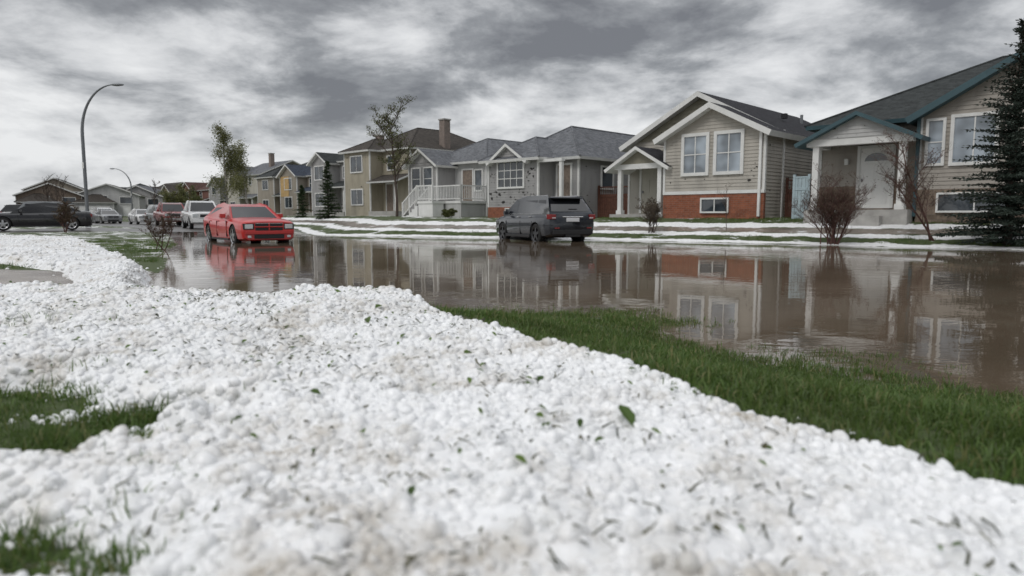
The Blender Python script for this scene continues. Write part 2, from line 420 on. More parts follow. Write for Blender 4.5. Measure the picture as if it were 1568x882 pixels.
def grass():
    gm = leaf_mat('grass_blade', (0.040, 0.078, 0.016), (0.115, 0.185, 0.045), trans=.25, patch=(0.22, 0.20, 0.09))
    coll = bpy.data.collections.new('grass_tufts')
    for k in range(7):
        r = np.random.default_rng(50 + k); Vs = []; Fs = []; n = 0
        for j in range(12):
            a = r.uniform(0, 6.28); h = r.uniform(.35, 1.35); lean = r.uniform(.1, .95); la = r.uniform(0, 6.28)
            b0 = np.array([r.normal() * .45, r.normal() * .45, 0]); w = np.array([math.cos(a), math.sin(a), 0]) * .045
            ld = np.array([math.cos(la), math.sin(la), 0])
            p1 = b0 + ld * lean * h * .35 + [0, 0, h * .55]; p2 = b0 + ld * lean * h + [0, 0, h * (1 - .45 * lean)]
            Vs += [b0 - w, b0 + w, p1 + w * .8, p1 - w * .8, p2 + w * .12, p2 - w * .12]
            Fs += [[n, n + 1, n + 2, n + 3], [n + 3, n + 2, n + 4, n + 5]]; n += 6
        coll.objects.link(np_mesh('grass_tuft_%d' % k, Vs, Fs, gm, link=False))
    PX = []; SS = []
    for (n, x0, x1, y0, y1, s0, s1) in [(40000, -1.2, 4.6, 0.6, 7.0, .030, .068), (9000, -3, -.4, .55, 3.6, .025, .05), (18000, -16, -5, 10, 24, .04, .08), (20000, -10, 16, 17, 34, .05, .10)]:
        x = rng.uniform(x0, x1, n); y = rng.uniform(y0, y1, n)
        s = sdh(x, y); ins, dn, df = dists(x, y)
        z = gz(x, y)
        big = y0 > 9
        g = fbm(x * .8, y * .8, 77, 3); g2 = fbm(x * 2.5, y * 2.5, 79, 3)
        keep = (s < 0.03) & (z > (-.03 + .05 * (1 - g2) if not big else 0.0)) & (np.abs(x) < y * .95 + .6) & ((g > .45) | (not big))
        if not big: keep &= (rng.random(n) < sm((z + .03) / .10) * .75 + .25) & (rng.random(n) < .35 + 1.2 * g2)
        if y0 == 10: keep &= (dline(x, y, DRIVE) > 2.0) & (df > dn) & (rng.random(n) < .6)
        if y0 == 17: keep &= (df < dn) & (df > .9) & ((df < 1.7) | (df > 4.5)) & (df < 9)
        x, y, z = x[keep], y[keep], z[keep]
        sc = rng.uniform(s0, s1, len(x)) * (.65 + .75 * fbm(x * 3, y * 3, 83, 2))
        PX.append(np.stack([x, y, z - .004], 1)); SS.append(sc)
    # drowned tufts standing in the shallow water
    for (cx, cy, r, k) in [(1.15, 5.9, .28, 260), (.95, 6.5, .25, 160), (2.0, 4.3, .3, 160), (-.2, 6.5, .3, 120)]:
        x = rng.normal(cx, r, k); y = rng.normal(cy, r * .7, k); PX.append(np.stack([x, y, np.full(k, -.012)], 1)); SS.append(rng.uniform(.03, .06, k))
    # blades poking up through thin hail
    x = rng.uniform(-3, 1.3, 7000); y = rng.uniform(.6, 5.5, 7000); s = sdh(x, y); k = (s > 0) & (s < .16) & (fbm(x * 4, y * 4, 66, 2) > .5) & (np.abs(x) < y * .95 + .6)
    PX.append(np.stack([x[k], y[k], hz(x[k], y[k]) - .015], 1)); SS.append(rng.uniform(.02, .045, k.sum()))
    P = np.concatenate(PX); S = np.concatenate(SS)
    R = np.zeros((len(P), 3)); R[:, 2] = rng.uniform(0, 6.28, len(P)); R[:, 0] = rng.normal(0, .15, len(P))
    instancer('lawn_grass', P, R, np.repeat(S[:, None], 3, 1), rng.integers(0, 7, len(P)), coll)
grass()

def debris():
    gm = leaf_mat('shredded_grass', (0.020, 0.026, 0.010), (0.085, 0.078, 0.032), trans=0)
    lm = leaf_mat('torn_leaf', (0.03, 0.06, 0.012), (0.10, 0.16, 0.03), trans=.15)
    n = 46000
    x = rng.uniform(-3.8, 1.5, n); y = .45 + 5.8 * rng.random(n) ** 1.3; s = sdh(x, y)
    cl = fbm(x * 2.1 + 5, y * 2.1, 91, 4); cl2 = fbm(x * 9, y * 9, 92, 2)
    streak = np.exp(-(dline(x, y, [(-1.9, 4.3), (-1.3, 3.3), (-.8, 2.4)]) / .2) ** 2)
    band = np.exp(-(dline(x, y, [(-.6, .8), (-.1, 1.3), (.3, .9)]) / .5) ** 2)
    pr = (np.clip((cl - .42) * 2.6, 0.06, 1) * .42 + .55 * streak + .35 * band) * np.clip(cl2 * 2.6 - .6, 0, 1) * .8
    k = (s > .03) & (rng.random(n) < pr) & (np.abs(x) < y * .95 + .5)
    x, y = x[k], y[k]; z = hz(x, y) + rng.uniform(.010, .024, len(x))
    V = []; F = []
    for i in range(len(x)):
        a = rnd.uniform(0, 6.28); l = (.005 + .017 * rnd.random() ** 1.3) * (1 + .3 * (y[i] > 2)); w = rnd.uniform(.0010, .0022) * (1 + .22 * y[i])
        if rnd.random() < .15: l *= .35; w *= 2.4
        dx, dy = math.cos(a) * l, math.sin(a) * l; wx, wy = -math.sin(a) * w, math.cos(a) * w
        t0 = rnd.uniform(-.45, .45) * l; c = rnd.uniform(-.35, .35) * l; cxx, cyy = -math.sin(a) * c, math.cos(a) * c
        b = len(V)
        V += [(x[i] - dx - wx, y[i] - dy - wy, z[i] - t0), (x[i] - dx + wx, y[i] - dy + wy, z[i] - t0 + w), (x[i] + wx + cxx, y[i] + wy + cyy, z[i] + .004), (x[i] - wx + cxx, y[i] - wy + cyy, z[i] + .003),
              (x[i] + dx + wx * .3, y[i] + dy + wy * .3, z[i] + t0), (x[i] + dx - wx * .3, y[i] + dy - wy * .3, z[i] + t0)]
        F += [(b, b + 1, b + 2, b + 3), (b + 3, b + 2, b + 4, b + 5)]
    mesh_obj('grass_clippings', V, F, gm)
    V = []; F = []
    P = [(rnd.uniform(-3.5, 1.3), .6 + 5.4 * rnd.random(), rnd.uniform(.004, .011)) for _ in range(900)]
    P += [(.26, 1.50, .026), (.33, .95, .012), (-.42, 2.6, .016), (-.62, 2.9, .022), (-.65, 3.3, .022), (.08, 1.9, .016), (-.15, 2.3, .016), (-.32, 1.42, .012), (-.5, 1.7, .012), (.5, 1.3, .01), (.62, .86, .011), (-1.0, 3.9, .022), (-.9, 4.6, .022)]
    for (px, py, r) in P:
        X = np.array([px]); Y = np.array([py]); s = sdh(X, Y)[0]
        if s < .03 or abs(px) > py + .4: continue
        z0 = hz(X, Y)[0] + .018
        a = rnd.uniform(0, 6.28); ca, sa = math.cos(a), math.sin(a); b = len(V); tx, ty = rnd.uniform(-.4, .4), rnd.uniform(-.1, .6)
        prof = [(-1, 0, 0), (-.5, .42, .25), (.2, .5, .3), (1, 0, -.1), (.2, -.5, .3), (-.5, -.42, .25), (-.1, 0, -.02)]
        for (u, v, w) in prof:
            X_ = (u * ca - v * sa) * r * 1.3; Y_ = (u * sa + v * ca) * r * 1.3
            V.append((px + X_, py + Y_, z0 + w * r + tx * X_ + ty * Y_))
        for j in range(6): F.append((b + j, b + (j + 1) % 6, b + 6))
    mesh_obj('fallen_leaves', V, F, lm)
debris()

# ------------------------------------------------------------------ houses
ANG = math.radians(-44)
class House:
    def __init__(s, name, x, y, z0=0.8, ang=ANG, sc=1.0):
        s.e = empty(name, (x, y, z0), ang); s.e.scale = (sc, sc, sc); s.acc = {}; s.z0 = z0
    def A(s, name, mat):
        return s.acc.setdefault((name, mat.name), (mat, [], []))
    def poly(s, name, mat, pts):
        _, V, F = s.A(name, mat); b = len(V); V += pts; F.append(tuple(range(b, b + len(pts))))
    def box(s, name, mat, u0, u1, v0, v1, z0, z1):
        _, V, F = s.A(name, mat); b = len(V)
        V += [(u0, v0, z0), (u1, v0, z0), (u1, v1, z0), (u0, v1, z0), (u0, v0, z1), (u1, v0, z1), (u1, v1, z1), (u0, v1, z1)]
        F += [tuple(b + i for i in f) for f in BOXF]
    def fbox(s, name, mat, face, pos, a0, a1, o0, o1, z0, z1):
        if face == 'F': s.box(name, mat, a0, a1, pos - o1, pos - o0, z0, z1)
        else: s.box(name, mat, pos + o0, pos + o1, a0, a1, z0, z1)
    def lap(s, mat, p0, p1, z0, z1, gable=None, h=0.125, name='siding'):
        _, V, F = s.A(name, mat)
        d = np.array(p1, float) - np.array(p0, float); ln = np.hypot(*d); d /= ln; n = np.array([d[1], -d[0]])
        def pt(t, o, z): q = np.array(p0) + d * t + n * o; return (q[0], q[1], z)
        z = z0; top = gable if gable else z1
        while z < top - 0.01:
            zb = min(z + h, top)
            def rng_(zz):
                if not gable or zz <= z1: return 0, ln
                f = (zz - z1) / (gable - z1); return ln / 2 * f, ln - ln / 2 * f
            a0, a1 = rng_(z); b0, b1 = rng_(zb); k = len(V)
            V += [pt(a0, .02, z), pt(a1, .02, z), pt(b1, .001, zb), pt(b0, .001, zb), pt(a0, 0, z), pt(a1, 0, z)]
            F += [(k, k + 1, k + 2, k + 3), (k + 4, k + 5, k + 1, k)]
            z = zb
    def walls(s, mat, u0, u1, v0, v1, z1, zb=-0.8, base=None, bh=0, gable=None):
        s.box('wall_core', mat, u0 + .01, u1 - .01, v0 + .01, v1 - .01, zb, z1)
        if base: s.box('base_wall', base, u0 - .03, u1 + .035, v0 - .03, v0 + .12, zb, bh)
        zs = bh if base else -.3
        if not base: s.box('foundation', M['concrete'], u0 + .005, u1 - .003, v0 + .003, v1 - .005, zb, .05); zs = .05
        s.lap(mat, (u0, v0), (u1, v0), zs, z1, gable)
        s.lap(mat, (u1, v0 + (.125 if base else 0)), (u1, v1), .05, z1)
        s.lap(mat, (u0, v1), (u0, v0), .05, z1)
        if gable:
            s.poly('wall_core', mat, [(u0, v0 + .01, z1), (u1, v0 + .01, z1), ((u0 + u1) / 2, v0 + .01, gable)])
            s.poly('wall_core', mat, [(u1, v1 - .01, z1), (u0, v1 - .01, z1), ((u0 + u1) / 2, v1 - .01, gable)])
        for (a, b) in ((u0, v0), (u1, v0)):
            s.box('corner_trim', M['white'], a - .05 if a == u0 else a - .04, a + .04 if a == u0 else a + .05, b - .035, b + .07, zs + .002, z1)
    def roof(s, polys, rm, trim, th=0.14, name='roof'):
        V = []; F = []
        for p in polys:
            b = len(V); V += p; F.append(tuple(range(b, b + len(p))))
        import bmesh
        o = mesh_obj(name, V, F, [rm, trim], s.e)
        bm = bmesh.new(); bm.from_mesh(o.data); bmesh.ops.remove_doubles(bm, verts=bm.verts, dist=0.002)
        bmesh.ops.recalc_face_normals(bm, faces=bm.faces)
        up = sum(f.normal.z for f in bm.faces)
        if up < 0: bmesh.ops.reverse_faces(bm, faces=bm.faces)
        bm.to_mesh(o.data); bm.free()
        md = o.modifiers.new('thick', 'SOLIDIFY'); md.thickness = th; md.offset = -1; md.material_offset = 1; md.material_offset_rim = 1
        return o
    def gable_v(s, u0, u1, v0, v1, ze, zr, rm, trim, ov=.35, th=.14, name='roof'):
        um = (u0 + u1) / 2; k = (zr - ze) / (um - u0); zo = ze - k * ov
        s.roof([[(u0 - ov, v0 - ov, zo), (um, v0 - ov, zr), (um, v1, zr), (u0 - ov, v1, zo)],
                [(um, v0 - ov, zr), (u1 + ov, v0 - ov, zo), (u1 + ov, v1, zo), (um, v1, zr)]], rm, trim, th, name)
    def gable_u(s, u0, u1, v0, v1, ze, zr, rm, trim, ov=.35, th=.14, name='roof'):
        vm = (v0 + v1) / 2; k = (zr - ze) / (vm - v0); zo = ze - k * ov
        s.roof([[(u0 - ov, v0 - ov, zo), (u1 + ov, v0 - ov, zo), (u1 + ov, vm, zr), (u0 - ov, vm, zr)],
                [(u0 - ov, vm, zr), (u1 + ov, vm, zr), (u1 + ov, v1 + ov, zo), (u0 - ov, v1 + ov, zo)]], rm, trim, th, name)
    def hip(s, u0, u1, v0, v1, ze, zr, rm, trim, ov=.4, th=.14, name='roof'):
        u0 -= ov; u1 += ov; v0 -= ov; v1 += ov
        w, d = u1 - u0, v1 - v0
        a, b, c, e = (u0, v0, ze), (u1, v0, ze), (u1, v1, ze), (u0, v1, ze)
        if w > d + .1:
            r1, r2 = (u0 + d / 2, (v0 + v1) / 2, zr), (u1 - d / 2, (v0 + v1) / 2, zr)
            P = [[a, b, r2, r1], [b, c, r2], [c, e, r1, r2], [e, a, r1]]; hips = [(a, r1), (b, r2), (r1, r2)]
        elif d > w + .1:
            r1, r2 = ((u0 + u1) / 2, v0 + w / 2, zr), ((u0 + u1) / 2, v1 - w / 2, zr)
            P = [[a, b, r1], [b, c, r2, r1], [c, e, r2], [e, a, r1, r2]]; hips = [(a, r1), (b, r1), (r1, r2), (c, r2)]
        else:
            r = ((u0 + u1) / 2, (v0 + v1) / 2, zr); P = [[a, b, r], [b, c, r], [c, e, r], [e, a, r]]; hips = [(a, r), (b, r)]
        s.roof(P, rm, trim, th, name)
        V = []; F = []
        for p, q in hips: tube(V, F, Vector(p), Vector(q), .05, .05, 6)
        mesh_obj('ridge_caps', V, F, rm, s.e)
    def win(s, face, pos, a0, a1, z0, z1, nx=1, ny=1, glass=None, trim=None, tw=.09, gn='window'):
        glass = glass or M['glass']; trim = trim or M['white']
        s.fbox(gn, glass, face, pos, a0, a1, .021, .03, z0, z1)
        T = gn + '_frame'
        s.fbox(T, trim, face, pos, a0 - tw, a0, .01, .075, z0 - tw, z1 + tw); s.fbox(T, trim, face, pos, a1, a1 + tw, .01, .075, z0 - tw, z1 + tw)
        s.fbox(T, trim, face, pos, a0, a1, .01, .073, z1, z1 + tw); s.fbox(T, trim, face, pos, a0, a1, .01, .085, z0 - tw, z0)
        for i in range(1, nx):
            x = a0 + (a1 - a0) * i / nx; s.fbox(T, trim, face, pos, x - .018, x + .018, .02, .05, z0, z1)
        for j in range(1, ny):
            z = z0 + (z1 - z0) * j / ny; s.fbox(T, trim, face, pos, a0, a1, .02, .048, z - .018, z + .018)
    def door(s, face, pos, a0, a1, z0, z1, fan=False, mat=None):
        s.fbox('door', mat or M['door_white'], face, pos, a0, a1, .021, .04, z0, z1)
        w = a1 - a0; h = z1 - z0
        for (x0, x1, y0, y1) in ((.12, .45, .08, .4), (.55, .88, .08, .4), (.12, .45, .46, .74), (.55, .88, .46, .74)):
            s.fbox('door', mat or M['door_white'], face, pos, a0 + w * x0, a0 + w * x1, .03, .052, z0 + h * y0, z0 + h * y1)
        if fan:
            _, V, F = s.A('door_fanlight', M['glass']); b = len(V); cx = (a0 + a1) / 2; cz = z0 + h * .79
            pts = [(cx + w * .36 * math.cos(t), pos - .058, cz + h * .13 * math.sin(t)) for t in np.linspace(0, math.pi, 9)]
            V += pts; F.append(tuple(range(b, b + 9)))
        for (x0, x1, y0, y1) in ((a0 - .1, a0, z0, z1 + .1), (a1, a1 + .1, z0, z1 + .1), (a0, a1, z1, z1 + .1)):
            s.fbox('door_frame', M['white'], face, pos, x0, x1, .012, .07, y0, y1)
        s.fbox('door_handle', M['metal'], face, pos, a0 + .06, a0 + .1, .04, .1, z0 + h * .45, z0 + h * .5)
    def done(s):
        for (nm, _), (mat, V, F) in s.acc.items(): mesh_obj(nm, V, F, mat, s.e)
    def chips(s, face, pos, a0, a1, z0, z1, n, r=.06):
        for i in range(n):
            a = rnd.uniform(a0, a1); z = rnd.uniform(z0, z1); q0 = rnd.random() ** 2 * 1.2 + .35; w = rnd.uniform(.5, 1.3) * r * q0; h = rnd.uniform(.4, .9) * r * q0; k = rnd.randint(5, 7)
            pts = []
            for j in range(k):
                t = j / k * 6.283; q = rnd.uniform(.5, 1.3)
                x = a + w * q * math.cos(t); y = z + h * q * math.sin(t)
                pts.append((x, pos - .024, y) if face == 'F' else (pos + .024, x, y))
            s.poly('torn_siding', M['sheath'], pts)
    def railing(s, p0, p1, z0, z1=None, h=.9, n=None):
        z1 = z0 if z1 is None else z1
        ln = math.hypot(p1[0] - p0[0], p1[1] - p0[1]); n = n or max(2, int(ln / .14))
        _, V, F = s.A('railing', M['white'])
        def seg(a, b, t):
            a = Vector(a); b = Vector(b); d = (b - a); dn = d.normalized()
            up = Vector((0, 0, 1)) if abs(dn.z) < .9 else Vector((1, 0, 0)); sd = dn.cross(up).normalized() * t; u2 = sd.cross(dn).normalized() * t
            k = len(V)
            for p in (a, b):
                V.extend([tuple(p - sd - u2), tuple(p + sd - u2), tuple(p + sd + u2), tuple(p - sd + u2)])
            F.extend([(k, k + 1, k + 5, k + 4), (k + 1, k + 2, k + 6, k + 5), (k + 2, k + 3, k + 7, k + 6), (k + 3, k, k + 4, k + 7), (k, k + 3, k + 2, k + 1), (k + 4, k + 5, k + 6, k + 7)])
        for zz, t in ((h, .035), (.12, .025)): seg((*p0, z0 + zz), (*p1, z1 + zz), t)
        for i in range(n + 1):
            f = i / n; x = p0[0] + (p1[0] - p0[0]) * f; y = p0[1] + (p1[1] - p0[1]) * f; z = z0 + (z1 - z0) * f
            seg((x, y, z + (.12 if 0 < i < n else 0)), (x, y, z + h + (.06 if i in (0, n) else 0)), .045 if i in (0, n) else .016)
def tube(V, F, p0, p1, r0, r1, k=4):
    d = (p1 - p0)
    if d.length < 1e-5: return
    dn = d.normalized(); up = Vector((0, 0, 1)) if abs(dn.z) < .95 else Vector((1, 0, 0)); a = dn.cross(up).normalized(); b = dn.cross(a)
    n = len(V)
    for p, r in ((p0, r0), (p1, r1)):
        for i in range(k):
            t = 6.2832 * i / k; V.append(tuple(p + a * (r * math.cos(t)) + b * (r * math.sin(t))))
    for i in range(k): F.append((n + i, n + (i + 1) % k, n + k + (i + 1) % k, n + k + i))

def house_right():
    h = House('bungalow_house', 12.27, 27.5, .787, sc=1.1); W = SID['taupe']; E = 3.4
    h.walls(W, 0, 9.5, 0, 9, E, base=M['stone'], bh=1.15)
    h.walls(W, 3.4, 8.4, -1.0, .5, E - .02, base=M['stone'], bh=.95, gable=4.75)
    h.hip(0, 9.5, 0, 9, E - .1, 5.75, RF['dgrey'], M['teal'], .45)
    h.gable_v(3.4, 8.4, -1.0, 3.2, E, 4.82, RF['dgrey'], M['teal'], .4, .2, 'bay_roof')
    h.win('F', -1.0, 3.62, 4.0, 1.75, 3.05, 1, 2, M['glass_blue'], tw=.08)
    h.win('F', -1.0, 4.3, 5.35, 1.75, 3.1, 2, 1, M['glass_blue'], tw=.1)
    h.win('F', -1.0, 6.3, 7.4, 1.75, 3.1, 2, 1, tw=.1)
    h.win('F', -1.03, 4.0, 5.9, .28, .78, 2, 1, tw=.06)
    h.door('F', 0, 1.35, 2.35, .38, 2.42, True)
    h.box('porch_floor', M['concrete'], .1, 3.3, -1.65, -.031, -.8, .32)
    h.box('porch_step', M['concrete'], 1.2, 2.6, -2.0, -1.65, -.8, .12)
    for u in (.3, 2.95):
        h.box('porch_column', M['white'], u, u + .2, -1.6, -1.4, .32, 2.45)
        h.box('porch_column', M['white'], u - .04, u + .24, -1.64, -1.36, .322, .5)
    h.box('porch_beam', M['white'], .1, 3.35, -1.65, -1.35, 2.45, 2.68)
    h.box('porch_beam', M['white'], .1, .35, -1.35, -.03, 2.45, 2.66)
    h.lap(SID['lgrey'], (.05, -1.66), (3.4, -1.66), 2.68, 2.69, 3.42)
    h.poly('gable_core', SID['lgrey'], [(.05, -1.63, 2.68), (3.4, -1.63, 2.68), (1.72, -1.63, 3.42)])
    h.gable_v(.05, 3.4, -1.65, .1, 2.68, 3.48, RF['dgrey'], M['teal'], .28, .13, 'porch_roof')
    h.box('wall_lamp', M['white'], .85, .97, -.14, -.02, 1.9, 2.1)
    h.box('downspout', M['teal'], 3.3, 3.39, -1.12, -1.03, .1, E)
    h.box('roof_vent', M['dark'], 4.5, 4.75, 2.8, 3.05, 4.9, 5.2)
    h.chips('F', 0, .1, 1.2, 1.3, 3.2, 8, .045); h.chips('F', -1.0, 5.5, 8.2, 1.2, 4.0, 14, .045); h.chips('F', -1.68, .8, 2.8, 2.7, 3.05, 9, .045)
    h.done()
def house_tan():
    h = House('brick_house', 10.33, 28.32, .777, sc=1.18); W = SID['tan']; E = 3.2
    h.walls(W, -6.6, 0.0, 1.5, 11, E, gable=None)
    h.lap(SID['shake'], (-6.6, 1.5), (0, 1.5), E, E + .01, 4.85, h=.16)
    h.poly('gable_core', SID['shake'], [(-6.6, 1.51, E), (0, 1.51, E), (-3.3, 1.51, 4.85)])
    h.walls(W, -3.95, .002, 0, 2.0, E - .02, base=M['brick'], bh=.92, gable=4.12)
    h.box('trim_band', M['white'], -3.98, .05, -.06, -.036, .92, 1.04)
    h.gable_v(-6.6, 0, 1.5, 11, E, 4.93, RF['black'], M['white'], .35, .2)
    h.gable_v(-3.95, 0, 0, 3.9, E, 4.2, RF['black'], M['white'], .36, .2, 'front_roof')
    for (a, b) in ((-3.10, -2.20), (-1.78, -.86)):
        h.win('F', 0, a, b, 1.72, 3.05, 2, 2, M['glass_blue'], tw=.12)
    h.win('F', -.03, -2.3, -1.3, .28, .72, 2, 1, tw=.06)
    h.door('F', 1.5, -5.95, -5.1, .22, 2.1, False, SID['cream'])
    h.box('porch_floor', M['concrete'], -6.5, -3.99, -.05, 1.48, -.8, .18)
    for u in (-6.15, -4.28):
        h.box('porch_column', M['white'], u, u + .17, 0, .17, .18, 1.98)
        h.box('porch_column', M['white'], u - .04, u + .21, -.04, .21, .182, .34)
    h.box('porch_beam', M['white'], -6.3, -4.0, -.02, .2, 1.98, 2.18)
    h.poly('porch_gable', SID['shake'], [(-6.3, 0, 2.18), (-4.0, 0, 2.18), (-5.15, 0, 2.75)])
    h.gable_v(-6.35, -3.9, 0, 1.49, 2.15, 2.85, RF['black'], M['white'], .3, .13, 'porch_roof')
    h.box('downspout', M['white'], -.16, -.07, -.12, -.04, .1, E); h.box('downspout', M['dark'], .03, .1, 5.0, 5.08, 0, E)
    h.box('roof_vent', M['dark'], -1.6, -1.4, 5, 5.2, 4.1, 4.3); h.box('roof_vent', M['metal'], -2.0, -1.9, 8, 8.1, 4.2, 4.6)
    h.box('wall_lamp', M['dark'], -4.9, -4.8, 1.36, 1.48, 1.6, 1.85)
    h.chips('F', 0, -.6, -.1, 1.2, 3.1, 12, .045); h.chips('F', 0, -3.8, -.3, 1.1, 1.6, 8, .04); h.chips('R', 0.002, .2, 1.9, 1, 3, 6, .04)
    h.chips('F', 1.5, -5.5, -4, 2.9, 4.0, 8, .045)
    h.done()
def house_grey():
    h = House('grey_bungalow_house', 2.56, 35.2, .787, sc=1.1); W = SID['grey']; E = 2.9
    h.walls(W, -3.4, 0, 1.2, 12, E)
    h.walls(W, -4.9, -1.5, 0, 10, E - .02, base=M['brick'], bh=.55)
    h.hip(-4.9, 0, 1.2, 12, E, 4.75, RF['grey'], M['white'], .45)
    h.hip(-4.9, -1.5, 0, 6, E - .02, 4.1, RF['grey'], M['white'], .4, name='front_roof')
    h.gable_v(-4.5, -2.2, -.12, 1.8, E, 3.65, RF['grey'], M['white'], .25, .14, 'dormer_roof')
    h.lap(W, (-4.5, -.15), (-2.2, -.15), E, E + .01, 3.6); h.poly('gable_core', W, [(-4.5, -.12, E), (-2.2, -.12, E), (-3.35, -.12, 3.58)])
    h.win('F', 0, -4.15, -2.45, 1.55, 2.75, 4, 3, tw=.09)
    h.win('F', -.03, -3.6, -2.6, .1, .45, 2, 1, tw=.05)
    h.door('F', 1.2, -1.25, -.45, .6, 2.55, mat=M['woodgrey'])
    h.box('porch_floor', M['concrete'], -1.45, 0, -.1, 1.19, -.8, .5)
    h.box('porch_column', M['white'], -.2, -.04, 0, .16, .5, E - .25); h.box('porch_beam', M['white'], -1.48, 0.0, -.05, .2, E - .25, E - .12)
    h.walls(SID['lgrey'], .3, 2.3, 6.5, 11, 2.9); h.hip(.3, 2.3, 6.5, 12, 2.9, 4.0, RF['grey'], M['white'], .35, name='wing_roof')
    h.win('R', 0, 3.0, 3.9, 1.5, 2.5)
    h.box('chimney', SID['grey'], 1.2, 1.75, 8.5, 9.1, 3.0, 5.6); h.box('chimney_cap', M['concrete'], 1.12, 1.83, 8.42, 9.18, 5.6, 5.68)
    h.box('flue_pipe', M['metal'], 1.42, 1.54, 8.74, 8.86, 5.68, 6.2); h.box('flue_pipe', M['metal'], 1.36, 1.60, 8.68, 8.92, 6.05, 6.12)
    h.chips('F', 0, -4.8, -4.3, .7, 2.8, 22, .07); h.chips('F', 0, -2.3, -1.6, .7, 2.8, 34, .07); h.chips('F', 0, -4.3, -1.6, .65, 1.4, 40, .07)
    h.chips('R', 0, 1.4, 6, .5, 2.7, 30, .07)
    h.done()
def house_white_rails():
    h = House('split_level_house', -2.6, 41.0); W = SID['lgrey']; E = 3.45
    h.walls(W, -5.7, 0, 1.5, 11, E); h.walls(SID['grey'], -5.7, -2.9, 0, 3, E - .02, base=M['woodgrey'], bh=.3)
    h.hip(-5.7, 0, 1.5, 11, E, 5.2, RF['grey'], M['white'], .45); h.gable_v(-5.7, -2.9, 0, 4.5, E, 4.35, RF['grey'], M['white'], .35, .15, 'front_roof')
    h.poly('gable_core', SID['grey'], [(-5.7, 0.01, E), (-2.9, .01, E), (-4.3, .01, 4.3)])
    h.win('F', 0, -5.3, -4.5, 1.8, 3.1, 1, 2); h.win('F', 0, -4.1, -3.3, 1.8, 3.1, 1, 2); h.win('F', 0, -4.9, -3.7, .35, .9, 2, 1)
    h.door('F', 1.5, -2.1, -1.2, 1.0, 2.95, mat=M['woodgrey']); h.win('F', 1.5, -.95, -.35, 1.7, 2.9)
    h.box('deck', M['white'], -2.85, 0, -.6, 1.48, .85, 1.0); h.box('deck_skirt', SID['lgrey'], -2.8, -.05, -.55, 1.4, -.4, .85)
    h.railing((-2.85, -.6), (0, -.6), 1.0); h.railing((0, -.6), (0, 1.45), 1.0)
    for i in range(5): h.box('stair', M['white'], -2.85 - .28 * (i + 1), -2.85 - .28 * i, -1.6, -.62, -.4, .85 - .19 * (i + 1) + .05)
    h.railing((-2.87, -.62), (-4.3, -.62), 1.0, .0); h.railing((-2.87, -1.6), (-4.3, -1.6), 1.0, .0); h.railing((-2.85, -1.6), (-1.4, -1.6), 1.0)
    h.box('deck', M['white'], -2.85, -1.4, -1.6, -.62, .85, .99); h.box('deck_skirt', M['white'], -2.8, -1.45, -1.55, -.7, -.4, .85)
    h.chips('R', 0, 2, 10, .5, 3.2, 40, .06); h.chips('F', 1.5, -1.1, -.1, .9, 3.2, 10, .05)
    h.done()
def two_storey(name, x, y, w, d, E, R, W, roof='brown', style=0, base=None, chim=None):
    h = House(name, x, y); r = RF[roof]
    fw = w * .5
    h.walls(W, -w, 0, 1.2, d, E); h.walls(W, -w, -w + fw, 0, 3, E - .03, base=base, bh=.7 if base else 0, gable=(E + fw * .27) if style == 1 else None)
    if style == 0:
        h.hip(-w, 0, 1.2, d, E, R, r, M['white'], .4); h.hip(-w, -w + fw, 0, 5, E - .03, E + fw * .3, r, M['white'], .35, name='front_roof')
    else:
        if style == 1: h.gable_u(-w, 0, 1.2, d, E, R, r, M['white'], .35)
        else: h.hip(-w, 0, 1.2, d, E, R, r, M['white'], .35)
        h.gable_v(-w, -w + fw, 0, d / 2, E, E + fw * .3, r, M['white'], .35, .16, 'front_roof')
        if style == 2: h.poly('gable_core', W, [(-w, .005, E - .03), (-w + fw, .005, E - .03), (-w + fw / 2, .005, E + fw * .27)])
    c = -w + fw / 2
    for z in ((1.0, 2.1), (E - 1.6, E - .45)):
        h.win('F', 0, c - .75, c + .75, z[0], z[1], 2, 1)
    h.win('F', 1.2, -w + fw + .7, -w + fw + 1.6, E - 1.5, E - .5, 1, 2)
    h.door('F', 1.2, -w + fw + .5, -w + fw + 1.35, .5, 2.5, mat=M['woodgrey'])
    h.box('porch_floor', M['concrete'], -w + fw + .02, 0, -.2, 1.19, -.4, .45)
    h.box('porch_column', M['white'], -.25, -.1, -.1, .05, .45, 2.7)
    h.roof([[(-w + fw - .02, -.35, 2.65), (.2, -.35, 2.65), (.2, 1.22, 3.25), (-w + fw - .02, 1.22, 3.25)]], r, M['white'], .12, 'porch_roof')
    h.win('R', 0, 3, 4, E - 1.6, E - .5); h.win('R', 0, d - 4, d - 3, 1.2, 2.2)
    if chim:
        u, v, t = chim; h.box('chimney', M['chimbrick'], u - .3, u + .3, v - .3, v + .3, E - 1, t); h.box('chimney_cap', M['concrete'], u - .36, u + .36, v - .36, v + .36, t, t + .1)
    return h
house_right(); house_tan(); house_grey(); house_white_rails()
h = two_storey('beige_house', -8.3, 50, 6.9, 11, 5.1, 7.1, SID['beige'], 'brown', 0, chim=(-.2, 4.7, 7.4)); h.chips('F', 0, -6.6, -3.6, .6, 4.8, 30, .06); h.done()
h = two_storey('grey_house', -14.5, 60, 5.6, 10, 5.0, 6.9, SID['grey'], 'dgrey', 2, chim=(-1.8, 5, 7.5)); h.done()
h = two_storey('blue_roof_house', -20.6, 72, 7.4, 10, 4.6, 6.6, SID['beige2'], 'blue', 1)
h.fbox('plywood_patch', M['board'], 'F', 0, -7.2, -5.4, .02, .05, 2.2, 4.4); h.done()
h = two_storey('brown_roof_house', -27.2, 85, 9.0, 11, 5.1, 7.4, SID['beige2'], 'dgrey', 0); h.done()
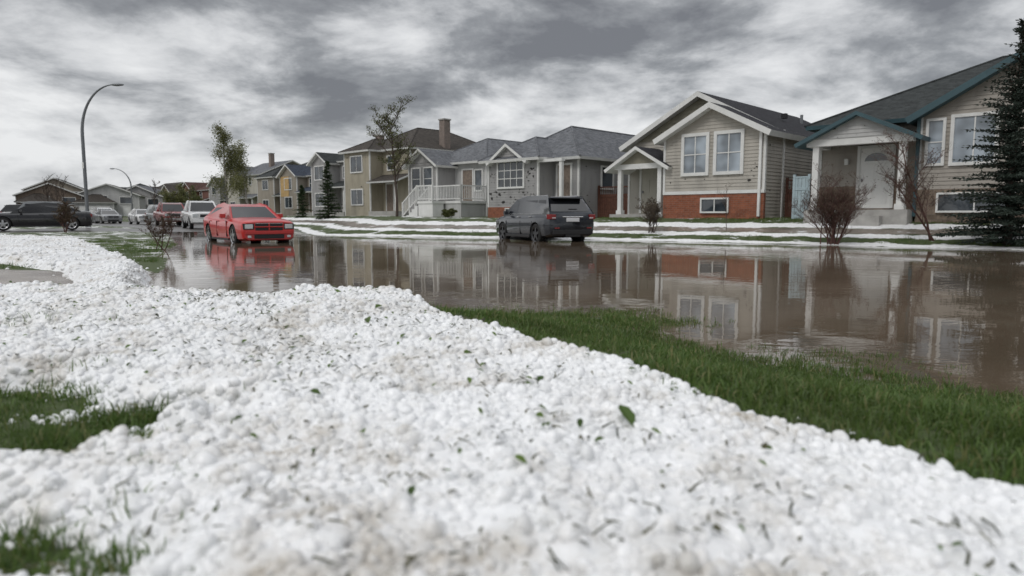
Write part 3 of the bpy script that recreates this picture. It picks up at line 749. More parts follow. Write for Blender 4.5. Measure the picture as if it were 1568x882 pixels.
h = two_storey('cream_house', -36.5, 97, 8.6, 11, 6.1, 8.2, SID['cream'], 'grey', 1, chim=(-2, 4, 9.1)); h.done()
h = two_storey('grey_roof_house', -45.0, 110, 8, 11, 5.2, 7.4, SID['grey'], 'dgrey', 2); h.done()
h = two_storey('red_brown_house', -54, 120, 9, 11, 4.8, 6.8, SID['redbrown'], 'red', 1); h.done()
h = two_storey('brown_house', -64, 133, 10, 11, 4.8, 6.8, SID['brown'], 'brown', 2); h.done()
h = two_storey('beige_house', -78, 150, 10, 11, 5.2, 7.6, SID['beige'], 'brown', 1); h.done()
h = two_storey('grey_house', -90, 158, 10, 11, 5.4, 7.8, SID['grey'], 'dgrey', 2); h.done()
def garage_house(name, x, y, w, E, R, W, roof, ang, base=.2):
    h = House(name, x, y, base, ang); r = RF[roof]
    h.walls(W, 0, w, 2, 11, E); h.gable_v(0, w, 2, 11, E, R, r, M['white'], .4, .18)
    h.poly('gable_core', W, [(0, 2, E), (w, 2, E), (w / 2, 2, R - .05)])
    h.walls(W, .3, w * .62, 0, 2.2, 2.8); h.hip(.3, w * .62, 0, 4, 2.8, 4.1, r, M['white'], .35, name='garage_roof')
    h.fbox('garage_door', M['door_white'], 'F', 0, .9, w * .62 - .5, .022, .06, -.2, 2.2)
    for k in range(4): h.fbox('garage_door_seam', M['metal'], 'F', 0, .9, w * .62 - .5, .058, .064, .3 + .45 * k, .32 + .45 * k)
    h.win('F', 2, w * .7, w * .9, E - 1.5, E - .5); h.win('F', 2, w * .25, w * .5, E - 1.35, E - .3, 2)
    h.door('F', 2, w * .75, w * .75 + .9, .1, 2.1); h.done()
garage_house('garage_house', -69, 108, 9, 4.2, 5.9, SID['lgrey'], 'brown', math.radians(22))
garage_house('garage_house', -74.5, 103, 8.5, 4.0, 5.8, SID['brown'], 'brown', math.radians(30))
garage_house('garage_house', -80, 92, 9, 4.2, 6.0, SID['blue'], 'dgrey', math.radians(38))
garage_house('garage_house', -73, 80, 9.5, 4.0, 5.7, SID['beige'], 'brown', math.radians(45))
garage_house('garage_house', -72, 122, 9, 4.2, 6.2, SID['grey'], 'grey', math.radians(10))
garage_house('garage_house', -60, 140, 9, 4.4, 6.2, SID['brown'], 'dgrey', math.radians(0))
garage_house('garage_house', -84, 118, 9, 5.4, 7.4, SID['beige2'], 'dgrey', math.radians(25))
garage_house('garage_house', -92, 106, 9, 5.4, 7.4, SID['cream'], 'brown', math.radians(35))

def fence(name, x, y, ang, length, h=1.7, mat=None, lattice=True):
    e = empty(name, (x, y, .70), ang); V = []; F = []
    def bx(a0, a1, b0, b1, z0, z1):
        k = len(V); V.extend([(a0, b0, z0), (a1, b0, z0), (a1, b1, z0), (a0, b1, z0), (a0, b0, z1), (a1, b0, z1), (a1, b1, z1), (a0, b1, z1)]); F.extend([tuple(k + i for i in f) for f in BOXF])
    n = max(2, int(length / .13))
    for i in range(n):
        a = length * i / n; bx(a + .006, a + length / n - .006, 0, .02, 0, h * (.78 if lattice else 1))
    bx(-.05, .05, -.03, .07, -.3, h + .1); bx(length - .05, length + .05, -.03, .07, -.3, h + .1)
    bx(.05, length - .05, -.02, 0, h * .70, h * .76); bx(.05, length - .05, -.02, 0, .15, .24); bx(.05, length - .05, -.02, .05, h - .04, h + .02)
    if lattice:
        m = int(length / .12)
        for i in range(m): a = length * (i + .5) / m; bx(a - .012, a + .012, 0, .012, h * .78, h - .04)
    mesh_obj('pickets', V, F, mat or M['wood'], e)
fence('wood_fence', 11.9, 29.85, ANG, 1.85, 1.75)
fence('wood_fence', 4.7, 37.3, ANG, 2.3, 1.75)
fence('vinyl_fence', 11.6, 28.35, ANG, .6, 1.8, M['paleblue'], False)

# ------------------------------------------------------------------ trees
bark = simple('bark_brown', (0.07, 0.052, 0.042), .9, var=.3, scale=10)
barkred = simple('bark_red', (0.085, 0.04, 0.032), .8, var=.3, scale=10)
barkbirch = simple('bark_birch', (0.30, 0.28, 0.25), .8, var=.4, scale=6)
lf_spring = leaf_mat('spring_leaves', (0.05, 0.06, 0.018), (0.12, 0.13, 0.045))
lf_yellow = leaf_mat('birch_leaves', (0.07, 0.08, 0.025), (0.18, 0.18, 0.07))
lf_dark = leaf_mat('small_buds', (0.05, 0.03, 0.02), (0.08, 0.06, 0.03))
def tree(name, x, y, H, spread=.35, seed=0, trunk_r=.06, levels=4, stems=1, leafmat=None, leafn=0, leafs=.04, bk=None, first=.25, upright=.5, kids=(4, 6), bl=(.38, .6), sig=None, rise=.25):
    r = random.Random(seed); V = []; F = []; LV = []; LF = []
    z = float(gz(np.array([x]), np.array([y]))[0]) - .05
    sg_ = sig or min(H, 5) * .01
    def leaf(p):
        for _ in range(leafn):
            if r.random() < .2: continue
            c = p + Vector((r.gauss(0, sg_), r.gauss(0, sg_), r.gauss(0, sg_) - (sg_ * .6)))
            a = Vector((r.gauss(0, 1), r.gauss(0, 1), r.gauss(0, 1))).normalized(); b = a.orthogonal().normalized(); s = leafs * r.uniform(.6, 1.3)
            n = len(LV); LV.extend([tuple(c - a * s), tuple(c + b * s * .5), tuple(c + a * s), tuple(c - b * s * .5)]); LF.append((n, n + 1, n + 2, n + 3))
    def grow(p, d, ln, rad, lev):
        segs = 5 if lev < 2 else 3; pts = [p]
        for i in range(segs):
            d = (d + Vector((r.gauss(0, .10), r.gauss(0, .10), r.gauss(0, .08) + .06 * upright)) * (.5 if lev == 0 and stems == 1 else 1)).normalized()
            q = pts[-1] + d * (ln / segs); r0 = rad * (1 - .7 * i / segs); r1 = rad * (1 - .7 * (i + 1) / segs)
            tube(V, F, pts[-1], q, r0, r1, 6 if lev == 0 else 3); pts.append(q)
        if lev >= levels:
            if leafn: leaf(pts[-1]); leaf(pts[1])
            return
        k = r.randint(*kids) + (5 if lev == 0 else 0)
        for i in range(k):
            f = first + (1 - first) * (i + r.random()) / k if lev == 0 else r.uniform(.25, 1); f = min(f, .99)
            j = int(f * segs); t = f * segs - j; pp = pts[j].lerp(pts[j + 1], t)
            az = r.uniform(0, 6.283); side = Vector((math.cos(az), math.sin(az), 0)); nd = (d * upright + side * spread * 2 + Vector((0, 0, rise))).normalized()
            grow(pp, nd, ln * r.uniform(*bl) * (1 - .45 * f if lev == 0 else 1), rad * (.42 if lev == 0 else .55), lev + 1)
        if leafn: leaf(pts[-1])
    for s in range(stems):
        d = Vector((0, 0, 1)) if stems == 1 else Vector((r.gauss(0, .36), r.gauss(0, .36), 1)).normalized()
        p = Vector((0, 0, 0)) if stems == 1 else Vector((r.gauss(0, .1), r.gauss(0, .1), 0))
        grow(p, d, H * (.9 if stems == 1 else r.uniform(.6, .92)), trunk_r, 0)
    e = empty(name, (x, y, z)); mesh_obj('trunk_and_branches', V, F, bk or bark, e)
    if LV: mesh_obj('leaves', LV, LF, leafmat, e)
def spruce(name, x, y, H, R, seed, col1=(0.014, 0.024, 0.018), col2=(0.05, 0.068, 0.052), step=.17, nb=7, tw=.10, bw=.014):
    r = random.Random(seed); V = []; F = []; NV = []; NF = []
    z0 = float(gz(np.array([x]), np.array([y]))[0]) - .05
    tube(V, F, Vector((0, 0, 0)), Vector((0, 0, H)), H * .018, .01, 6)
    m = leaf_mat(name + '_needles', col1, col2, .6, .1)
    def blade(p, d, l, w):
        a = d.normalized(); b = a.cross(Vector((r.gauss(0, 1), r.gauss(0, 1), r.gauss(0, 1)))).normalized() * w; n = len(NV)
        NV.extend([tuple(p - b * .5), tuple(p + a * l * .4 - b), tuple(p + a * l), tuple(p + a * l * .4 + b)]); NF.append((n, n + 1, n + 2, n + 3))
    z = H * .03
    while z < H * .985:
        f = z / H
        for i in range(nb if f < .8 else 5):
            az = r.uniform(0, 6.283); ln = (R * (1 - f) ** .85 + .06) * r.uniform(.5, 1.15)
            up0 = .15 + .5 * f; out = Vector((math.cos(az), math.sin(az), 0)); p = Vector((0, 0, z + r.uniform(-.08, .08))); k = max(3, int(ln / .12)); seg = ln / k
            for j in range(k):
                t = j / k; d = (out + Vector((0, 0, up0 - .75 * t + .45 * t * t))).normalized(); q = p + d * seg
                tube(V, F, p, q, .012 * (1 - t) + .003, .012 * (1 - t) + .002, 3)
                sl = max(.05, .42 * ln * (1 - t) * (.3 + t)) if ln > .3 else .08
                sv = Vector((-out.y, out.x, 0))
                for sgn in (-1, 1):
                    dd = (sv * sgn + d * .9 + Vector((0, 0, r.uniform(-.35, .1)))).normalized()
                    L_ = min(.40, sl + .05) * r.uniform(.7, 1.2)
                    m_ = max(1, int(L_ / .07))
                    for s_ in range(m_):
                        pp = p + dd * (L_ * s_ / m_)
                        for _ in range(2): blade(pp, dd + Vector((r.gauss(0, .45), r.gauss(0, .45), r.gauss(0, .4))), tw, bw)
                for _ in range(2): blade(p, d + Vector((r.gauss(0, .4), r.gauss(0, .4), r.gauss(0, .4))), tw, bw)
                p = q
            blade(p, d, tw, bw)
        z += step * (1 - .35 * f) * r.uniform(.8, 1.2)
    blade(Vector((0, 0, H - .05)), Vector((0, 0, 1)), .3, .02)
    e = empty(name, (x, y, z0)); mesh_obj('trunk_and_limbs', V, F, bark, e); mesh_obj('needles', NV, NF, m, e)
spruce('spruce_tree', 14.05, 19.4, 6.25, 1.8, 3, nb=11, bw=.02)
spruce('spruce_tree', -13.9, 52, 4.3, 1.0, 5, (0.015, 0.028, 0.012), (0.05, 0.075, 0.03), step=.26, tw=.18, bw=.03)
spruce('spruce_tree', -18.3, 60, 2.7, .8, 6, (0.015, 0.03, 0.012), (0.05, 0.08, 0.03), step=.26, tw=.18, bw=.03)
tree('bare_shrub', 10.2, 21.7, 2.15, .30, 11, .020, 3, 20, bk=barkred, leafmat=lf_dark, leafn=1, leafs=.02, kids=(4, 6))
tree('bare_tree', 12.9, 20.9, 3.7, .35, 12, .035, 3, 2, bk=barkred, leafmat=lf_dark, leafn=2, leafs=.025, kids=(5, 7), first=.2)
tree('ash_tree', -7.2, 43, 6.4, .5, 13, .10, 4, 1, leafmat=lf_spring, leafn=1, leafs=.055, kids=(5, 6), first=.25, upright=.6, bl=(.38, .52), sig=.08, rise=.35)
tree('birch_tree', -28.7, 69, 9.0, .3, 14, .12, 3, 1, leafmat=lf_yellow, leafn=9, leafs=.08, bk=barkbirch, kids=(5, 7), first=.15, upright=.7, bl=(.28, .42), sig=.30)
tree('birch_tree', -27.4, 71.5, 7.2, .3, 34, .10, 3, 1, leafmat=lf_yellow, leafn=7, leafs=.08, bk=barkbirch, kids=(5, 6), first=.15, upright=.7, bl=(.28, .42), sig=.30)
tree('small_shrub', 5.5, 27.1, 1.3, .3, 15, .02, 3, 7, leafmat=lf_dark, leafn=1, leafs=.025)
tree('young_tree', 8.2, 26.2, 1.7, .3, 16, .015, 2, 1)
tree('small_shrub', -9.3, 18.2, 1.05, .28, 17, .015, 3, 4, bk=barkred, leafmat=lf_dark, leafn=1, leafs=.015)
tree('small_bare_tree', -22.5, 34.5, 1.6, .4, 18, .03, 3, 3, bk=barkred, leafmat=lf_dark, leafn=2, leafs=.03)
tree('low_shrub', -3.4, 36.5, .6, .7, 19, .02, 3, 8, leafmat=lf_spring, leafn=3, leafs=.04)
tree('distant_tree', -62, 92, 6.5, .3, 20, .10, 3, 1, kids=(5, 7), bl=(.3, .45))
tree('distant_tree', -68, 104, 6.5, .3, 21, .10, 3, 1, kids=(5, 7), bl=(.3, .45))
tree('distant_tree', -60, 125, 6.5, .3, 22, .10, 3, 2, kids=(4, 6), leafmat=lf_spring, leafn=4, leafs=.11, bl=(.3, .45), sig=.2)
tree('distant_tree', -45, 92, 5.0, .3, 23, .10, 3, 2, kids=(4, 6), leafmat=lf_yellow, leafn=3, leafs=.10, bl=(.3, .45), sig=.2)
tree('distant_tree', -35.5, 79, 4.2, .3, 24, .08, 3, 2, kids=(4, 6), leafmat=lf_spring, leafn=3, leafs=.08, bl=(.3, .45), sig=.15)
tree('distant_tree', -54, 104, 5.5, .3, 25, .10, 3, 1, kids=(5, 7), bl=(.3, .45))
tree('distant_tree', -57, 86, 5.5, .3, 26, .08, 3, 1, kids=(5, 7), bl=(.3, .45))

# ------------------------------------------------------------------ street lamps
def lamp(x, y, H, arm, sgn, z=.1, scale=1, ang=0):
    e = empty('street_lamp', (x, y, z), ang); V = []; F = []
    pts = [Vector((0, 0, 0)), Vector((0, 0, H * .35)), Vector((0, 0, H * .66))]
    n = 14; r0 = .11
    a = arm * 1.0
    for i in range(1, n + 1):
        t = i / n * math.pi * .47
        pts.append(Vector((sgn * a * (1 - math.cos(t)) / (1 - math.cos(math.pi * .47)), 0, H * .66 + H * .34 * math.sin(t) / math.sin(math.pi * .47))))
    for i in range(len(pts) - 1):
        f0 = i / (len(pts) - 1); f1 = (i + 1) / (len(pts) - 1); tube(V, F, pts[i], pts[i + 1], r0 * (1 - .62 * f0), r0 * (1 - .62 * f1), 10)
    tube(V, F, Vector((0, 0, -.2)), Vector((0, 0, .5)), .17, .15, 10)
    mesh_obj('pole', V, F, M['metal'], e, smooth=True)
    V = []; F = []; c = pts[-1]
    st = [(0, .05, .04), (.15, .10, .07), (.4, .16, .10), (.65, .14, .07), (.8, .05, .03)]
    for (d, w, h) in st:
        for k in range(8):
            t = k / 8 * 6.283; V.append((c.x + sgn * d, w * math.cos(t), c.z + h * math.sin(t)))
    for i in range(4):
        for k in range(8): F.append((i * 8 + k, i * 8 + (k + 1) % 8, (i + 1) * 8 + (k + 1) % 8, (i + 1) * 8 + k))
    F.append(tuple(range(8))[::-1]); F.append(tuple(range(32, 40)))
    mesh_obj('lamp_head', V, F, M['metal'], e, smooth=True)
    V = [(-.12, -.05, 3.8), (.04, -.14, 3.8), (.04, -.14, 4.2), (-.12, -.05, 4.2)]
    mesh_obj('pole_sign', V, [(0, 1, 2, 3)], M['white'], e)
lamp(-27.2, 44, 9.0, 2.0, 1); lamp(-58, 105, 7.9, 2.3, -1)

# ------------------------------------------------------------------ vehicles
def paint(name, c, rough=.28, metal=0.0, coat=.8): return simple(name, c, rough, metal, var=.04, scale=1.0, coat=coat)
P_red = paint('red_paint', (0.46, 0.007, 0.005), .3, coat=.6); P_navy = paint('dark_blue_grey_paint', (0.016, 0.020, 0.028), .22, .4); P_black = paint('black_paint', (0.012, 0.012, 0.014), .2)
P_white = paint('white_paint', (0.65, 0.65, 0.65)); P_silver = paint('silver_paint', (0.30, 0.31, 0.32), .3, .5); P_dred = paint('dark_red_paint', (0.22, 0.02, 0.02))
tyre = simple('tyre_rubber', (0.015, 0.015, 0.015), .8, var=0); rim = simple('wheel_alloy', (0.42, 0.42, 0.43), .25, .9, var=0); rim_d = simple('wheel_alloy_dark', (0.10, 0.10, 0.105), .3, .9, var=0)
plast = simple('black_plastic', (0.02, 0.02, 0.021), .55, var=0); chrome = simple('chrome', (0.7, 0.7, 0.7), .12, 1, var=0)
headl = simple('headlight_lens', (0.55, 0.57, 0.58), .08, .3, var=0); taill = simple('taillight_lens', (0.22, 0.012, 0.012), .12, var=0)
plate = simple('licence_plate', (0.65, 0.66, 0.68), .4, var=0)
def car(name, kind, pm, x, y, z, heading, rimm=None):
    S = {
     'sedan': dict(w=.945, wx=(1.52, -1.52), wr=.36,
        st=[(-2.52, .30, .88, .80), (-2.46, .24, 1.0, .90), (-2.2, .20, 1.05, .97), (-1.6, .20, 1.05, 1.0), (-1.0, .20, 1.0, 1.0), (0, .20, .97, 1.0), (1.0, .20, .965, .99), (1.5, .20, .95, .99), (2.1, .20, .90, .97), (2.42, .21, .86, .94), (2.50, .25, .81, .89)],
        gh=[(1.12, .93), (.30, 1.38), (-.35, 1.47), (-1.05, 1.41), (-1.95, 1.02)], wb=.87, wt=.65, bp=-.28),
     'suv': dict(w=.975, wx=(1.48, -1.42), wr=.385,
        st=[(-2.48, .42, .98, .84), (-2.42, .34, 1.1, .93), (-2.1, .27, 1.14, .98), (-1.4, .26, 1.14, 1.0), (-.6, .26, 1.11, 1.0), (.4, .26, 1.09, 1.0), (1.2, .26, 1.08, .99), (1.8, .26, 1.03, .97), (2.25, .28, .96, .92), (2.45, .33, .88, .82)],
        gh=[(1.35, 1.06), (.55, 1.62), (-.3, 1.74), (-1.9, 1.70), (-2.36, 1.12)], wb=.91, wt=.70, bp=-.15),
     'pickup': dict(w=.98, wx=(1.75, -1.65), wr=.39,
        st=[(-2.8, .50, 1.15, .92), (-2.74, .45, 1.2, .97), (-1.6, .36, 1.2, 1.0), (-.7, .36, 1.18, 1.0), (.4, .34, 1.14, 1.0), (1.3, .34, 1.14, .99), (2.2, .34, 1.10, .97), (2.65, .36, 1.06, .95), (2.75, .4, 1.0, .9)],
        gh=[(1.2, 1.12), (.55, 1.75), (-.1, 1.84), (-.95, 1.80), (-1.15, 1.16)], wb=.90, wt=.72, bp=-.05)}[kind]
    e = empty(name, (x, y, z), heading)
    w0 = S['w']; st = S['st']; xs = [q[0] for q in st]
    X = np.unique(np.concatenate([np.linspace(xs[0], xs[-1], 34), xs]))
    def ip(k): return np.interp(X, xs, [q[k] for q in st])
    zb, zt, wf = ip(1), ip(2), ip(3)
    V = []; F = []; n = 0
    for i in range(len(X)):
        w = w0 * wf[i]; b, t = zb[i], zt[i]; m = b + (t - b) * .5
        half = [(0, b), (w * .82, b), (w * .95, b + .07), (w * .985, b + .22), (w, m), (w * .985, t - .17), (w * .95, t - .06), (w * .87, t - .005), (w * .5, t + .025), (0, t + .032)]
        ring = half + [(-a, c) for a, c in half[-2:0:-1]]
        n = len(ring); V += [(X[i], a, c) for a, c in ring]
    for i in range(len(X) - 1):
        for k in range(n): F.append((i * n + k, i * n + (k + 1) % n, (i + 1) * n + (k + 1) % n, (i + 1) * n + k))
    F.append(tuple(range(n))); F.append(tuple(range((len(X) - 1) * n, len(X) * n))[::-1])
    body = mesh_obj('body', V, F, [pm, plast], None, smooth=True)
    import bmesh
    bm = bmesh.new(); bm.from_mesh(body.data); bmesh.ops.recalc_face_normals(bm, faces=bm.faces); bm.to_mesh(body.data); bm.free()
    R = S['wr']
    CV = []; CF = []
    for wx in S['wx']:
        for sg in (-1, 1):
            k = len(CV); nn = 28
            for yy in (sg * (w0 - .27), sg * (w0 + .3)):
                CV += [(wx + (R + .055) * math.cos(6.2832 * j / nn), yy, R + (R + .055) * math.sin(6.2832 * j / nn)) for j in range(nn)]
            CF += [(k + j, k + (j + 1) % nn, k + nn + (j + 1) % nn, k + nn + j) for j in range(nn)] + [tuple(range(k, k + nn))[::-1], tuple(range(k + nn, k + 2 * nn))]
    co = mesh_obj('cutter', CV, CF, [plast], None)
    bm = bmesh.new(); bm.from_mesh(co.data); bmesh.ops.recalc_face_normals(bm, faces=bm.faces); bm.to_mesh(co.data); bm.free()
    md = body.modifiers.new('arch', 'BOOLEAN'); md.operation = 'DIFFERENCE'; md.object = co; md.solver = 'EXACT'
    try: md.material_mode = 'TRANSFER'
    except Exception: pass
    bpy.context.view_layer.update()
    dg = bpy.context.evaluated_depsgraph_get(); nm = bpy.data.meshes.new_from_object(body.evaluated_get(dg)); body.modifiers.clear()
    body.data = nm; bpy.data.objects.remove(co)
    try: nm.set_sharp_from_angle(angle=math.radians(38))
    except Exception: pass
    body.parent = e
    g = S['gh']; zb0 = min(g[0][1], g[-1][1]); zt0 = max(p[1] for p in g)
    def wz(zz): f = (zz - zb0) / (zt0 - zb0); return S['wb'] + (S['wt'] - S['wb']) * f
    V = []; F = []
    gg = [(g[0][0] + .04, g[0][1] - .1)] + g + [(g[-1][0] - .02, g[-1][1] - .12)]
    for (a, c) in gg: V += [(a, wz(max(c, zb0)), c), (a, -wz(max(c, zb0)), c)]
    m = len(gg)
    for i in range(m - 1): F.append((2 * i, 2 * i + 1, 2 * i + 3, 2 * i + 2))
    F.append(tuple(2 * i for i in range(m))[::-1]); F.append(tuple(2 * i + 1 for i in range(m))); F.append((0, 2 * m - 2, 2 * m - 1, 1))
    cab = mesh_obj('cabin', V, F, [pm], e, smooth=True); bv = cab.modifiers.new('b', 'BEVEL'); bv.width = .06; bv.segments = 4; bv.limit_method = 'ANGLE'; bv.angle_limit = math.radians(12)
    GV = []; GF = []
    def quad(pts): k = len(GV); GV.extend(pts); GF.append(tuple(range(k, k + len(pts))))
    def lx(p, q, zz): return p[0] + (q[0] - p[0]) * (zz - p[1]) / (q[1] - p[1])
    z1 = max(g[0][1], g[-1][1]) + .045; z2 = zt0 - .125
    for sg in (1, -1):
        y1, y2 = sg * (wz(z1) + .008), sg * (wz(z2) + .008)
        f0, f1 = lx(g[0], g[1], z1) - .16, lx(g[0], g[1], min(z2, g[1][1])) - .10 - .3 * max(0, z2 - g[1][1])
        r0, r1 = lx(g[-1], g[-2], z1) + .16, lx(g[-1], g[-2], min(z2, g[-2][1])) + .10
        bpx = S['bp']
        quad([(f0, y1, z1), (bpx, y1, z1), (bpx, y2, z2), (f1, y2, z2)])
        if kind == 'suv':
            c_ = -1.25; quad([(bpx - .07, y1, z1), (c_, y1, z1), (c_, y2, z2), (bpx - .07, y2, z2)]); quad([(c_ - .08, y1, z1), (r0, y1, z1), (r1, y2, z2), (c_ - .08, y2, z2)])
        else: quad([(bpx - .07, y1, z1), (r0, y1, z1), (r1, y2, z2), (bpx - .07, y2, z2)])
    def screen(p, q, s, t0=.10, t1=.93):
        dx, dz = q[0] - p[0], q[1] - p[1]; l = math.hypot(dx, dz); nx_, nz_ = s * abs(dz) / l * .01, abs(dx) / l * .01 + .004
        a = (p[0] + dx * t0 + nx_, p[1] + dz * t0 + nz_); b = (p[0] + dx * t1 + nx_, p[1] + dz * t1 + nz_)
        quad([(a[0], wz(a[1]) - .09, a[1]), (a[0], -wz(a[1]) + .09, a[1]), (b[0], -wz(b[1]) + .09, b[1]), (b[0], wz(b[1]) - .09, b[1])])
    screen(g[0], g[1], 1, .06, .95); screen(g[-1], g[-2], -1, .15 if kind == 'sedan' else .12, .9)
    mesh_obj('windows', GV, GF, M['glass_car'], e)
    acc = {}
    def bx(nm_, mt, x0, x1, y0, y1, z0, z1_, mir=False):
        for sg in ((1, -1) if mir else (1,)):
            v, f = acc.setdefault((nm_, mt.name), (mt, [], []))[1:]; k = len(v); a, b = (y0, y1) if sg == 1 else (-y1, -y0)
            v += [(x0, a, z0), (x1, a, z0), (x1, b, z0), (x0, b, z0), (x0, a, z1_), (x1, a, z1_), (x1, b, z1_), (x0, b, z1_)]; f += [tuple(k + i for i in q) for q in BOXF]
    fx = st[-1][0]; rx = st[0][0]
    if kind == 'sedan':
        bx('grille', plast, fx - .08, fx + .012, -.46, .46, .55, .79); bx('grille_bar', pm, fx, fx + .03, -.48, .48, .652, .69); bx('grille_bar', pm, fx, fx + .028, -.022, .022, .55, .79)
        bx('grille_bar', chrome, fx, fx + .02, -.47, .47, .785, .80)
        bx('headlight', plast, fx - .22, fx + .004, .49, .85, .58, .785, True); bx('headlight', headl, fx - .15, fx + .012, .53, .80, .61, .76, True)
        bx('lower_intake', plast, fx - .1, fx + .02, -.5, .5, .28, .42); bx('bumper', pm, fx - .2, fx + .035, -.80, .80, .43, .54); bx('fog_lamp', headl, fx - .05, fx + .022, .6, .72, .31, .39, True)
        bx('taillight', taill, rx - .01, rx + .2, .45, .84, .74, .9, True); bx('rear_plate', plate, rx - .02, rx + .01, -.26, .26, .55, .68)
        bx('sill', plast, -1.05, 1.05, .90, .935, .2, .27, True)
    elif kind == 'suv':
        bx('grille', plast, fx - .06, fx + .015, -.4, .4, .62, .86); bx('headlight', headl, fx - .25, fx + .005, .48, .80, .72, .88, True)
        bx('taillight', taill, rx - .015, rx + .24, .68, .925, .93, 1.10, True); bx('taillight', headl, rx - .02, rx + .1, .68, .84, .955, .995, True)
        bx('rear_plate', plate, rx - .03, rx + .01, -.26, .26, .84, .98); bx('garnish', chrome, rx - .025, rx + .01, -.42, .42, 1.0, 1.03)
        bx('rear_bumper', plast, rx - .05, rx + .25, -.80, .80, .40, .56); bx('tow_bar', plast, rx - .04, rx + .1, -.3, .3, .3, .4); bx('reflector', taill, rx - .057, rx - .04, .55, .75, .6, .64, True)
        bx('roof_rail', rim, -1.75, .35, .60, .64, 1.735, 1.79, True); bx('sill', plast, -1.0, 1.05, .94, .99, .26, .36, True); bx('spoiler', pm, -2.15, -1.85, -.62, .62, 1.66, 1.71)
        bx('rear_wiper', plast, -2.27, -2.24, -.3, .05, 1.28, 1.3); bx('mould', chrome, -1.9, 1.0, .925, .935, 1.115, 1.13, True)
    else:
        bx('grille', chrome, fx - .06, fx + .03, -.5, .5, .72, 1.0); bx('grille_mesh', plast, fx - .06, fx + .035, -.44, .44, .76, .96); bx('headlight', headl, fx - .2, fx + .015, .55, .86, .78, .98, True)
        bx('front_bumper', chrome, fx - .15, fx + .1, -.9, .9, .45, .66); bx('taillight', taill, rx - .01, rx + .1, .8, .92, .8, 1.12, True)
        bx('bed_liner', plast, -2.65, -1.25, -.78, .78, 1.2, 1.236); bx('rear_plate', plate, rx - .02, rx + .01, -.26, .26, .6, .72)
    mx, mz = g[0][0] - .42, g[0][1] + .10
    bx('mirror', pm, mx - .05, mx + .07, w0 - .03, w0 + .15, mz - .06, mz + .08, True)
    for hx in (S['bp'] + .12, S['bp'] - .85): bx('door_handle', pm if kind != 'suv' else chrome, hx - .1, hx + .1, w0 * .975, w0 * 1.0 + .012, zt0 * .58, zt0 * .58 + .025, True)
    for dx in (S['bp'] - .03, g[0][0] - .25, S['bp'] - 1.0): bx('door_gap', plast, dx - .006, dx + .006, w0 * .9, w0 + .002, .32, .86, True)
    for (nm_, _), (mt, v, f) in acc.items():
        o = mesh_obj(nm_, v, f, mt, e)
        if nm_ not in ('door_gap',): q = o.modifiers.new('b', 'BEVEL'); q.width = .012; q.segments = 2
    for i, wx in enumerate(S['wx']):
        for sg in (-1, 1):
            V = []; F = []
            pr = [(-.11, R * .66), (-.11, R * .93), (-.085, R), (.085, R), (.11, R * .93), (.115, R * .68), (.06, R * .66)]; nn = 28
            for (yy, rr) in pr: V += [(rr * math.cos(6.2832 * j / nn), yy, rr * math.sin(6.2832 * j / nn)) for j in range(nn)]
            for a in range(len(pr) - 1): F += [(a * nn + j, a * nn + (j + 1) % nn, (a + 1) * nn + (j + 1) % nn, (a + 1) * nn + j) for j in range(nn)]
            fmi = [0] * len(F)
            k = len(V); V += [(R * .67 * math.cos(6.2832 * j / nn), .04, R * .67 * math.sin(6.2832 * j / nn)) for j in range(nn)]; F.append(tuple(range(k, k + nn))); fmi.append(2)
            k = len(V); V += [(rr * math.cos(6.2832 * j / nn), yy, rr * math.sin(6.2832 * j / nn)) for (rr, yy) in ((R * .69, .118), (R * .62, .10)) for j in range(nn)]
            F += [(k + j, k + (j + 1) % nn, k + nn + (j + 1) % nn, k + nn + j) for j in range(nn)]; fmi += [1] * nn
            for s_ in range(5):
                t = 6.2832 * s_ / 5 + .3; c_, s2 = math.cos(t), math.sin(t); k = len(V)
                for (rr, hw, yy) in ((0.0, R * .16, .11), (R * .66, R * .10, .10)):
                    V += [(rr * c_ - hw * s2, yy, rr * s2 + hw * c_), (rr * c_ + hw * s2, yy, rr * s2 - hw * c_), (rr * c_ + hw * s2, .05, rr * s2 - hw * c_), (rr * c_ - hw * s2, .05, rr * s2 + hw * c_)]
                F += [(k, k + 1, k + 5, k + 4), (k + 1, k + 2, k + 6, k + 5), (k + 3, k, k + 4, k + 7)]; fmi += [1, 1, 1]
            wl = mesh_obj('wheel_%d' % (i * 2 + (sg > 0)), V, F, [tyre, rimm or rim, plast], e, fm=fmi)
            wl.location = (wx, sg * (w0 - .135), R)
            if sg < 0: wl.rotation_euler = (0, 0, math.pi)
    return e
D = math.radians
car('red_sedan_car', 'sedan', P_red, -9.70, 25.0, -.12, D(-52))
car('suv_car', 'suv', P_navy, 1.10, 26.5, -.13, D(115), rim_d)
car('black_car', 'sedan', P_black, -26.0, 37.6, .12, D(215))
car('pickup_truck', 'pickup', P_white, -20.6, 45.5, .05, D(-58))
car('dark_red_pickup_truck', 'pickup', P_dred, -27.3, 55, .1, D(-55))
